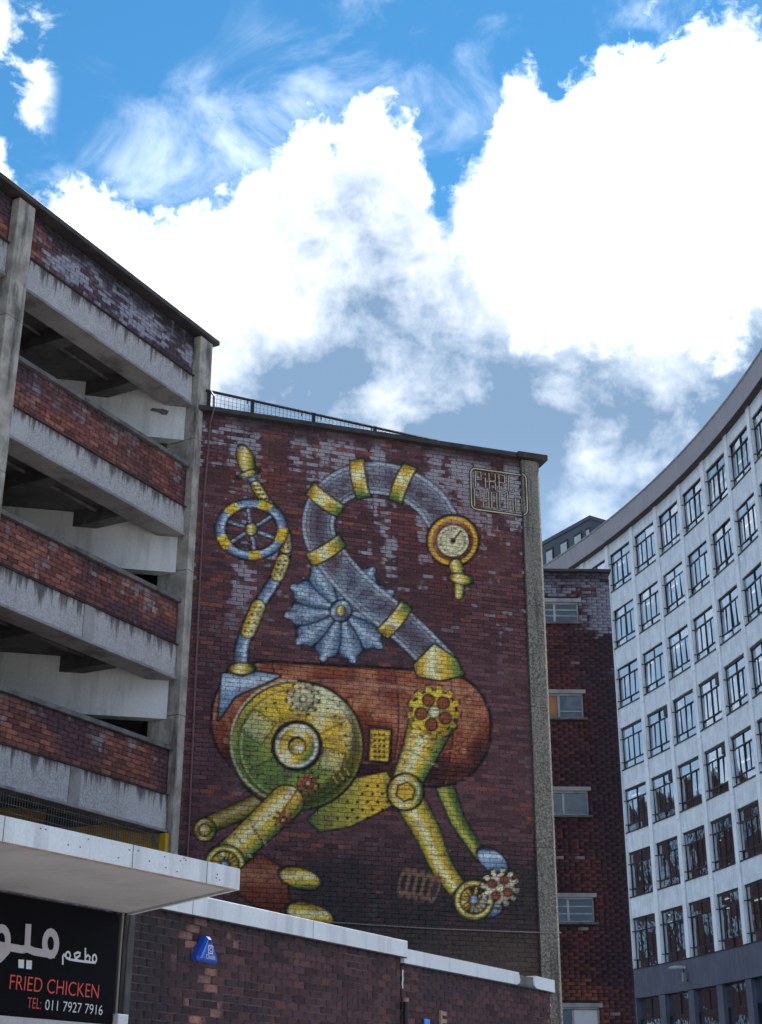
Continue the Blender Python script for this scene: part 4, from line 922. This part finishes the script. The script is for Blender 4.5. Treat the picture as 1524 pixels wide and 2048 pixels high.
text_mesh('011 7927 7916', -1.648, -0.905, 2.414, 2.494, -0.063, 'signwhite', sg, 'lettering', thin=-0.008)
MEEM = [(-1.575, 2.945), (-1.576, 2.91), (-1.588, 2.879), (-1.609, 2.858), (-1.637, 2.848), (-1.666, 2.852), (-1.692, 2.87), (-1.712, 2.897), (-1.723, 2.931), (-1.722, 2.965), (-1.71, 2.996), (-1.689, 3.018), (-1.662, 3.027), (-1.632, 3.023), (-1.605, 3.006), (-1.585, 2.979)]
WAW = [(x - 0.60 + 0.007, z - 0.03) for x, z in MEEM]
mb = MB(); y_ = -0.063
mb.ribbon(MEEM, 0.066, y_, True); mb.ribbon([(-1.6, 2.856), (-1.728, 2.853), (-1.844, 2.856), (-1.926, 2.872)], 0.062, y_ - 0.0006); mb.ribbon([(-1.942, 3.046), (-1.936, 2.96), (-1.93, 2.868)], 0.07, y_ - 0.0012)
mb.ribbon([(-1.926, 2.872), (-1.99, 2.858), (-2.06, 2.860), (-2.30, 2.864)], 0.062, y_ - 0.0018); mb.ribbon(WAW, 0.066, y_ - 0.0024, True); mb.ribbon([(-2.165, 2.90), (-2.16, 2.83), (-2.235, 2.765), (-2.33, 2.74)], 0.06, y_ - 0.003)
mb.build('arabic_lettering', 'signgrey', sg)
mb = MB()
for q in ([(-2.012, 2.714), (-1.946, 2.715), (-1.954, 2.781), (-2.022, 2.778)], [(-1.92, 2.713), (-1.854, 2.715), (-1.858, 2.783), (-1.926, 2.781)]): mb.add([(x, y_, z) for x, z in q], [(0, 1, 2, 3)])
mb.build('arabic_dots', 'signwhite', sg)
mb = MB(); w_ = 0.019
m1 = [(-1.039, 2.87), (-1.044, 2.847), (-1.063, 2.836), (-1.083, 2.844), (-1.094, 2.866), (-1.089, 2.889), (-1.071, 2.9), (-1.05, 2.892)]
mb.ribbon(m1, w_, y_, True); mb.ribbon([(-1.051, 2.836), (-1.154, 2.832), (-1.278, 2.831), (-1.395, 2.833), (-1.44, 2.845), (-1.472, 2.869), (-1.483, 2.854), (-1.476, 2.788)], w_, y_ - 0.0006)
mb.ribbon([(-1.2, 2.94), (-1.188, 2.833)], w_, y_ - 0.0012); mb.ribbon([(-1.188, 2.835), (-1.137, 2.838), (-1.131, 2.875), (-1.161, 2.89), (-1.192, 2.863)], w_, y_ - 0.0018)
mb.ribbon([(-1.284, 2.832), (-1.325, 2.851), (-1.341, 2.881), (-1.298, 2.899), (-1.264, 2.895), (-1.267, 2.874), (-1.304, 2.856)], w_, y_ - 0.0024)
m2 = [(-1.392, 2.866), (-1.398, 2.845), (-1.417, 2.835), (-1.439, 2.841), (-1.451, 2.861), (-1.445, 2.882), (-1.425, 2.892), (-1.403, 2.886)]; mb.ribbon(m2, w_, y_ - 0.003, True)
mb.build('arabic_lettering', 'signwhite', sg)
MB().box((-0.73, -0.10, 2.15), (-0.585, -0.025, 2.435)).build('junction_box', 'signwhite', None, loc=(*LB0, 0), rotz=RZ1, bevel=0.008)
tag(bpy.data.objects['junction_box'], 'small white junction box below the cables right of the black sign', 'box')
# alarm box
al = thing('alarm_box', 'blue triangular alarm box with white lettering on the low brick wall', 'alarm box', (*LB0, 0), RZ1)
F_ = [(0.43, 2.985), (0.76, 2.975), (0.77, 3.01), (0.635, 3.215), (0.565, 3.22), (0.42, 3.02)]
cx_, cz_ = 0.595, 3.07; fr = [(cx_ + (x - cx_) * 0.80, cz_ + (z - cz_) * 0.80) for x, z in F_]
n_ = len(F_); vs = [(x, -0.01, z) for x, z in F_] + [(x, -0.075, z) for x, z in F_] + [(x, -0.10, z) for x, z in fr]
fs = [(i, (i + 1) % n_, (i + 1) % n_ + n_, i + n_) for i in range(n_)] + [(i + n_, (i + 1) % n_ + n_, (i + 1) % n_ + 2 * n_, i + 2 * n_) for i in range(n_)] + [tuple(range(2 * n_, 3 * n_))[::-1]]
MB().add(vs, fs).build('casing', 'blue', al)
MB().add([(x, -0.103, z) for x, z in ((0.448, 3.005), (0.487, 3.01), (0.575, 3.185), (0.56, 3.183))], [(0, 1, 2, 3)]).build('left_stripe', 'bluelight', al)
MB().add([(x, -0.103, z) for x, z in ((0.565, 3.186), (0.627, 3.186), (0.62, 3.155), (0.572, 3.155))], [(3, 2, 1, 0)]).build('lamp_lens', 'black', al)
mb = MB(); mb.ribbon(rrect(0.575, 3.062, 0.648, 3.132, 0.006), 0.011, -0.104, True); mb.build('emblem_border', 'signwhite', al)
text_mesh('C', 0.592, 0.632, 3.076, 3.118, -0.1045, 'signwhite', al, 'emblem_letter', thin=0.02)
text_mesh('Chubb', 0.54, 0.695, 3.008, 3.050, -0.104, 'signwhite', al, 'lettering', thin=0.012)

# ------------------------------------------------------------------ stair tower behind the pilaster
tw = thing('stair_tower', 'narrow dark brick stair tower with small windows between the mural wall and the white offices', 'building', (*NB0, 0), RZ3)
wz = [(12.259, 12.744), (9.98, 10.54), (7.78, 8.31), (5.49, 6.00), (3.20, 3.745)]
holes = [(-0.38, 0.74, a - 0.04, b + 0.10) for a, b in wz]
def tw_brick(U, Z, rnd):
    one = np.ones_like(U); r0, r1, r2 = rnd[:, :1] * one, rnd[:, 1:2] * one, rnd[:, 2:3] * one
    c = np.broadcast_to(np.array([0.062, 0.027, 0.033]), U.shape + (3,)) * (0.6 + 0.8 * r0)[..., None]
    c = lerp(c, np.array([0.135, 0.045, 0.040]), sstep(fbm(U * 0.9 + 3, Z * 0.5, 140) + 0.3 * (r1 - 0.5), 0.5, 0.75) * 0.75)
    c = lerp(c, np.array([0.30, 0.095, 0.060]), sstep(4.25 - Z + 0.4 * (r2 - 0.5), 0.0, 0.25) * 0.85 * (0.5 + 0.5 * r0))
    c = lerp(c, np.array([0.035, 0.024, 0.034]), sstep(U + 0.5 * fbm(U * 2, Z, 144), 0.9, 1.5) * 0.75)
    e = sstep(fbm(U * 1.6, Z * 1.2, 146) + 0.4 * (r2 - 0.5) + 0.4 * (fbm(U * 8, Z * 13, 147) - 0.5) + 0.42 * sstep(Z + 0.8 * U, 11.9, 13.4), 0.68, 0.86)
    c = lerp(c, np.array([0.25, 0.25, 0.31]), e * 0.85 * sstep(Z, 10.8, 11.6)); c = lerp(c, np.array([0.022, 0.02, 0.026]), sstep(Z + 0.3 * fbm(U * 4, Z, 148), 13.2, 13.6) * 0.8)
    c = lerp(c, np.array([0.38, 0.34, 0.33]), sstep(r1, 0.985, 0.995) * 0.5)
    return c
def tw_mortar(U, Z): return np.broadcast_to(np.array([0.030, 0.022, 0.026]), U.shape + (3,)).copy()
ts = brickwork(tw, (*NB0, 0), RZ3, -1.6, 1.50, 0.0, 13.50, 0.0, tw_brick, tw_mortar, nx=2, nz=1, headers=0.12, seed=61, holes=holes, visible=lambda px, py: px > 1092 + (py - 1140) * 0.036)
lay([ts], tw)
mb = MB()                                  # body with window recesses: strips round the openings
zc_ = [0.0] + [v for h in sorted(holes, key=lambda q: q[2]) for v in (h[2], h[3])] + [13.48]
for a, b in zip(zc_[0::2], zc_[1::2]): mb.box((-1.6, 0.031, a), (1.49, 0.30, b))
for h in holes: mb.box((-1.6, 0.031, h[2]), (h[0], 0.30, h[3])); mb.box((h[1], 0.031, h[2]), (1.49, 0.30, h[3]))
mb.build('wall', 'brickplain', tw)
MB().box((-1.6, 0.31, 0), (-1.4, 5.0, 13.4)).box((1.29, 0.31, 0), (1.49, 5.0, 13.4)).box((-1.39, 4.8, 0), (1.28, 5.0, 13.4)).box((-1.6, 0.31, 13.41), (1.49, 5.0, 13.48)).build('wall', 'brickplain', tw)
MB().box((-1.65, -0.07, 13.505), (1.55, 0.4, 13.575)).build('coping', 'coping', tw, bevel=0.01)
for k, (a, b) in enumerate(wz):
    MB().box((-0.44, -0.035, b + 0.012), (0.80, 0.06, b + 0.10)).build('lintel', 'lintel', tw, bevel=0.006)
    MB().box((-0.46, -0.075, a - 0.045), (0.82, 0.06, a - 0.004)).build('sill', 'sillconc', tw, bevel=0.006)
    h = b - a; fm = MB(); fr_ = 0.035
    fm.box((-0.38, -0.02, 0), (0.74, 0.02, fr_)).box((-0.38, -0.02, h - fr_ + 0.01), (0.74, 0.02, h + 0.01)).box((-0.38, -0.02, fr_), (-0.345, 0.02, h - fr_)).box((0.705, -0.02, fr_), (0.74, 0.02, h - fr_)).box((0.155, -0.026, fr_), (0.205, 0.018, h - fr_))
    if k in (0, 3):
        for q in (0.36, 0.66): fm.box((0.206, -0.02, h * q - 0.011), (0.704, 0.012, h * q + 0.011)); fm.box((-0.344, -0.02, h * q - 0.011), (0.154, 0.012, h * q + 0.011))
    if k == 1: fm.box((0.206, -0.02, h * 0.3 - 0.011), (0.704, 0.012, h * 0.3 + 0.011))
    w = fm.build('window', 'frame_grey', tw, loc=(0, 0.07, a))
    MB().box((0.206, 0.0, fr_), (0.704, 0.006, h - fr_)).build('pane', 'signwhite' if k == 4 else 'glass_dim', w)
    MB().box((-0.344, 0.0, fr_), (0.154, 0.006, h - fr_)).build('pane', 'board' if k == 1 else 'glass_dim', w)

# ------------------------------------------------------------------ curved white office building on the right
RC = np.array([-73.479, 57.998]); RR = 93.554; A_0, DA = 19.165, 2.1165
def rpt(i, off=0.0):
    a = R_(A_0 - DA * i); return RC + (RR + off) * np.array([math.cos(a), math.sin(a)])
base = rpt(1); OB = (float(base[0]), float(base[1]), 0.0)
off_b = thing('office_building', 'tall curved white office building with rows of dark steel windows', 'building', OB)
I0, I1 = -3, 8
ZW = [(35.83, 33.27), (31.93, 29.42), (28.03, 25.47), (24.18, 21.56), (20.32, 17.70), (16.48, 13.87), (12.63, 9.74)]
chord = float(np.linalg.norm(rpt(1) - rpt(0))); WX0, WX1 = 0.31, chord - 0.31
def bayframe(i):
    p, q = rpt(i), rpt(i + 1); d = q - p; return (float(p[0]) - OB[0], float(p[1]) - OB[1], 0.0), math.atan2(d[1], d[0])
def rep(name, mesh_mb, mat):      # one shared mesh
    me = bpy.data.meshes.new(name); me.from_pydata(mesh_mb.v, [], mesh_mb.f); me.update(); me.materials.append(M[mat]); return me
pz_ = [9.70, 13.45, 17.30, 21.15, 25.05, 29.0, 32.85, 36.59]
pil_me = [rep('pilaster', MB().box((-0.235, 0.0, a + 0.010), (0.235, 0.60, b - 0.010)), 'rpil') for a, b in zip(pz_[:-1], pz_[1:])]
gcol_me = rep('ground_column', MB().box((-0.36, -0.02, 0.0), (0.36, 0.60, 8.06)), 'rband')
band_me = rep('band_panel', MB().box((0.006, -0.06, 8.09), (chord - 0.006, 0.50, 9.68)), 'rband')
bandcap_me = rep('band_cap', MB().box((0.0, -0.09, 9.682), (chord, -0.001, 9.74)), 'steel')
tops_ = [36.59] + [b for _, b in ZW[:-1]]; bots_ = [a for a, _ in ZW]
span_me = [rep('spandrel_panel', MB().box((0.237, 0.085, bots_[k] + 0.0), (chord - 0.237, 0.50, tops_[k] - (0.0 if k == 0 else 0.07))), 'rwhite') for k in range(7)]
jamb_me = [rep('jamb', MB().box((0.237, 0.085, b), (WX0, 0.50, a - 0.001)), 'rwhite') for a, b in ZW]
jamb2_me = [rep('jamb', MB().box((WX1, 0.085, b), (chord - 0.237, 0.50, a - 0.001)), 'rwhite') for a, b in ZW]
sill_me = rep('sill', MB().box((0.24, 0.03, -0.068), (chord - 0.24, 0.30, -0.001)), 'steel')
def window_meshes(h):
    W = WX1 - WX0; t1, t2 = h * 0.735, h * 0.175; f = MB(); g = 0.052
    f.box((0, -0.03, 0), (W, 0.03, g)).box((0, -0.07, h - 0.115), (W, 0.03, h)).box((0, -0.03, g), (g, 0.03, h - g)).box((W - g, -0.03, g), (W, 0.03, h - g))  # thickened dark top bar stands in for the shadow gap at the window head
    f.box((W / 2 - 0.034, -0.045, g), (W / 2 + 0.034, 0.028, h - g))
    for t in (t1, t2): f.box((g, -0.05, t - 0.034), (W / 2 - 0.034, 0.026, t + 0.034)).box((W / 2 + 0.034, -0.05, t - 0.034), (W - g, 0.026, t + 0.034))
    for q in (0.26, 0.74): f.box((W * q - 0.022, -0.036, t2 + 0.034), (W * q + 0.022, 0.024, t1 - 0.034))
    f.box((-0.05, -0.17, t1 - 0.03), (0.03, -0.131, t1 + 0.03)).box((-0.05, -0.17, t2 - 0.03), (0.03, -0.131, t2 + 0.03)).box((0.0, -0.13, t1 - 0.02), (0.03, -0.031, t1 + 0.02)).box((0.0, -0.13, t2 - 0.02), (0.03, -0.031, t2 + 0.02))
    fm = rep('window', f, 'steel'); pm = []
    for (x0, x1) in ((g, W / 2 - 0.034), (W / 2 + 0.034, W - g)):
        for (z0, z1) in ((g, t2 - 0.034), (t2 + 0.034, t1 - 0.034), (t1 + 0.034, h - g)):
            cx, cz = (x0 + x1) / 2, (z0 + z1) / 2; hx, hz = (x1 - x0) / 2, (z1 - z0) / 2
            pm.append(((cx, cz), rep('pane', MB().add([(-hx, 0, -hz), (hx, 0, -hz), (hx, 0, hz), (-hx, 0, hz)], [(0, 1, 2, 3)]), 'glass')))
    allp = MB()
    for (c_, me) in pm:
        vs = [(v.co.x + c_[0], 0, v.co.z + c_[1]) for v in me.vertices]; allp.add(vs, [(0, 1, 2, 3)])
    return fm, pm, rep('panes', allp, 'glass')
wm_up = window_meshes(2.60); wm_low = window_meshes(2.89)
vents = {(1, 3), (1, 4), (3, 3), (3, 4)}
vent_mb = MB().box((0, -0.03, 0), (0.62, 0.02, 0.52)).box((0.05, -0.045, 0.05), (0.57, -0.031, 0.09)).box((0.05, -0.045, 0.43), (0.57, -0.031, 0.47)).box((0.05, -0.045, 0.24), (0.57, -0.031, 0.28))
vent_me = rep('ventilator', vent_mb, 'steel')
tube_me = rep('ceiling_light', MB().box((-0.65, -0.035, -0.02), (0.65, 0.035, 0.02)), 'tube')
rr2 = random.Random(5); npane = 0
for i in range(I0, I1 + 1):
    loc, rz = bayframe(i)
    def put(name, me, x=0, y=0, z=0, parent=off_b, frame=True):
        o = link(name, me, parent)
        if frame:
            c_, s_ = math.cos(rz), math.sin(rz); o.location = (loc[0] + x * c_ - y * s_, loc[1] + x * s_ + y * c_, z); o.rotation_euler = (0, 0, rz)
        else: o.location = (x, y, z)
        return o
    [put('pilaster', q_) for q_ in pil_me]; put('ground_column', gcol_me); put('band_panel', band_me); put('band_cap', bandcap_me)
    for k in range(7):
        put('spandrel_panel', span_me[k]); put('jamb', jamb_me[k]); put('jamb', jamb2_me[k])
        a, b = ZW[k]; fm, pm, allp = wm_up if k < 6 else wm_low
        w = put('window', fm, WX0, 0.215, b + (0 if k < 6 else 0.0))
        put('sill', sill_me, 0, 0, b)
        if 0 <= i <= 6 and npane < 294:
            for (c_, me) in pm:
                q = link('pane', me, w); q.location = (c_[0], 0.0, c_[1]); q.rotation_euler = (rr2.gauss(0, 0.012), 0, rr2.gauss(0, 0.020)); npane += 1
        else: link('panes', allp, w)
        if rr2.random() < 0.38:
            for half in (0, 1):
                if rr2.random() < 0.75:
                    dz = rr2.choice((0.45, 0.62, 0.9, 1.3, 1.9)); x0 = 0.06 + half * (WX1 - WX0) / 2
                    bl_ = MB(); hh_ = 2.55 if k < 6 else 2.84
                    for m_ in range(int(dz / 0.09)): bl_.add([(x0, 0.12, hh_ - 0.09 * m_), (x0 + 1.20, 0.12, hh_ - 0.09 * m_), (x0 + 1.20, 0.155, hh_ - 0.09 * m_ - 0.082), (x0, 0.155, hh_ - 0.09 * m_ - 0.082)], [(0, 1, 2, 3)])
                    bl_.build('blind', 'curtain', w)
        if (i, k) in vents: v = link('ventilator', vent_me, w); v.location = ((WX1 - WX0) - 0.72, -0.035, 2.60 - 0.60)
        if rr2.random() < 0.85:
            for yy in (1.6, 3.4): 
                if rr2.random() < 0.7: put('ceiling_light', tube_me, chord / 2 + rr2.uniform(-0.6, 0.6), yy, a + 0.06)
    # ground-floor glazing
    f = MB(); W = chord - 0.72
    f.box((0, -0.04, 7.98), (W, 0.03, 8.06)).box((0, -0.04, 6.86), (W, 0.03, 6.94)).box((W / 2 - 0.035, -0.04, 6.94), (W / 2 + 0.035, 0.03, 7.98)).box((0, -0.04, 0.3), (0.06, 0.03, 6.86)).box((W - 0.06, -0.04, 0.3), (W, 0.03, 6.86)).box((0, -0.05, 0), (W, 0.04, 0.3))
    w = put('shop_window', rep('shop_window', f, 'steel'), 0.36, 0.25, 0)
    for (x0, x1, z0, z1) in ((0.06, W - 0.06, 0.3, 6.86), (0, W / 2 - 0.035, 6.94, 7.98), (W / 2 + 0.035, W, 6.94, 7.98)):
        q = MB().add([(x0, 0, z0), (x1, 0, z0), (x1, 0, z1), (x0, 0, z1)], [(0, 1, 2, 3)]).build('pane', 'glass', w)
        q.rotation_euler = (rr2.gauss(0, 0.003), 0, rr2.gauss(0, 0.004))
def arc_prism(name, i0, i1, n, o0, o1, z0, z1, mat):
    ii = np.linspace(i0, i1, n); inner = [rpt(i, o0) - base for i in ii]; outer = [rpt(i, o1) - base for i in ii][::-1]
    return MB().prism([tuple(q) for q in inner + outer], z0, z1).build(name, mat, off_b)
e_ = 0.003
for i in range(I0 - 1, I1 + 1, 3):
    arc_prism('fascia_panel', i + e_, i + 3 - e_, 7, -0.36, 0.55, 36.62, 37.86, 'rfascia')
    arc_prism('roof_edge', i, i + 3, 7, -0.42, 0.55, 37.865, 37.96, 'lintel')
    arc_prism('fascia_drip', i, i + 3, 7, -0.34, 0.10, 36.593, 36.618, 'coping')
arc_prism('roof', I0 - 1, I1 + 1, 26, 0.56, 14, 37.2, 37.5, 'darkconc')
for k in range(7):
    arc_prism('floor_slab', I0, I1 + 1, 26, 0.51, 9.0, ZW[k][0] + 0.12, ZW[k][0] + 0.40, 'ceil')
    arc_prism('floor_slab', I0, I1 + 1, 26, 0.515, 9.0, ZW[k][1] - 0.85, ZW[k][1] - 0.80, 'office')
arc_prism('floor_slab', I0, I1 + 1, 26, 0.51, 9.0, 8.1, 8.4, 'ceil')
arc_prism('core_wall', I0, I1 + 1, 26, 9.05, 9.3, 0, 37.2, 'office')
for i in (I0, I1 + 1):
    p, q = rpt(i, 0.52) - base, rpt(i, 14) - base; d = rpt(i + 0.05) - rpt(i)
    MB().prism([tuple(p), tuple(p + d), tuple(q + d), tuple(q)], 0, 37.2).build('end_wall', 'rwhite', off_b)
# penthouse on the roof
ph = [(12.3, 101.7), (15.2, 96.5), (16.3, 97.25), (21.0, 100.5), (17.5, 108.5), (8.8, 108.0)]
ph = [(x - OB[0], y - OB[1]) for x, y in ph]
MB().prism(ph, 37.4, 41.75).build('penthouse', 'penthouse', off_b)
pc = [(x + (x - 2.5) * 0.012, y + (y - 18) * 0.012) for x, y in ph]; MB().prism(pc, 41.76, 42.05).build('penthouse_roof', 'penthouse', off_b)
pa, pb = np.array(ph[0]), np.array(ph[1]); pd = (pb - pa) / np.linalg.norm(pb - pa); pn = np.array([pd[1], -pd[0]])
if pn @ (np.array([0, 0]) - np.array(OB[:2]) - pa) < 0: pn = -pn
LN = float(np.linalg.norm(pb - pa))
for t in (0.06, 0.37, 0.66, 0.90):
    wd = 1.0 if t < 0.85 else 0.6
    c = pa + pd * LN * t
    q = [c + pn * 0.02, c + pd * wd + pn * 0.02, c + pd * wd + pn * 0.05, c + pn * 0.05]
    fr_ = MB().prism([tuple(v) for v in q][::-1], 38.6, 41.2).build('penthouse_window', 'steel', off_b)
    q = [c + pd * 0.12 + pn * 0.055, c + pd * (wd - 0.12) + pn * 0.055, c + pd * (wd - 0.12) + pn * 0.075, c + pd * 0.12 + pn * 0.075]
    MB().prism([tuple(v) for v in q][::-1], 38.6, 41.0).build('curtain', 'curtain', fr_)
# lamp on the dark band
la = R_(15.02); lp = RC + (RR - 0.06) * np.array([math.cos(la), math.sin(la)])
lm = thing('wall_lamp', 'white lamp head on a short bracket fixed to the dark band of the curved offices', 'lamp', (float(lp[0]), float(lp[1]), 8.5), la + math.pi / 2)
# local y points away from the wall's circle centre (into the wall) so the lamp reaches towards -... the street
prof = [(0.10, 0.05, 0.07), (0.35, 0.10, 0.11), (0.70, 0.13, 0.12), (1.0, 0.11, 0.08), (1.12, 0.05, 0.03)]
rings = []
for (d, hw, hh) in prof: rings.append([(hw * math.cos(a), d, 0.72 - 0.05 * d + (hh * 1.3 if math.sin(a) > 0 else hh * 0.35) * math.sin(a)) for a in np.linspace(0, 2 * math.pi, 13)[:-1]])
vs = [q for r in rings for q in r]; fs = [(i * 12 + k, i * 12 + (k + 1) % 12, (i + 1) * 12 + (k + 1) % 12, (i + 1) * 12 + k) for i in range(len(rings) - 1) for k in range(12)] + [tuple(range(12)), tuple(range(48, 60))[::-1]]
MB().add(vs, fs).build('lamp_head', 'lampwhite', lm, smooth=True)
MB().tube([(0, 0.02, 0.08), (0, 0.16, 0.10), (0, 0.20, 0.25), (0, 0.20, 0.66)], 0.045, 8).build('bracket', 'steel', lm)
MB().box((-0.09, 0.12, 0.02), (0.09, 0.30, 0.50)).build('control_box', 'lintel', lm, bevel=0.01)

# ------------------------------------------------------------------ block down the side street, mirrored in the office windows
bk = thing('brick_block', 'brown brick block hidden behind the mural wall, mirrored in the office windows', 'building', (-27, 122, 0), R_(-30))
MB().box((-26, 0, 0), (26, 12, 27)).build('wall', 'brickplain', bk)
MB().box((-26.2, -0.2, 27.01), (26.2, 12.2, 27.4)).build('coping', 'lintel', bk)
wme = rep('window', MB().box((-0.9, -0.12, 0), (0.9, -0.01, 2.0)), 'glass_dim'); 
for r in range(6):
    for c in range(14): link('window', wme, bk, loc=(-23.4 + 3.6 * c, 0, 3 + 4.0 * r))
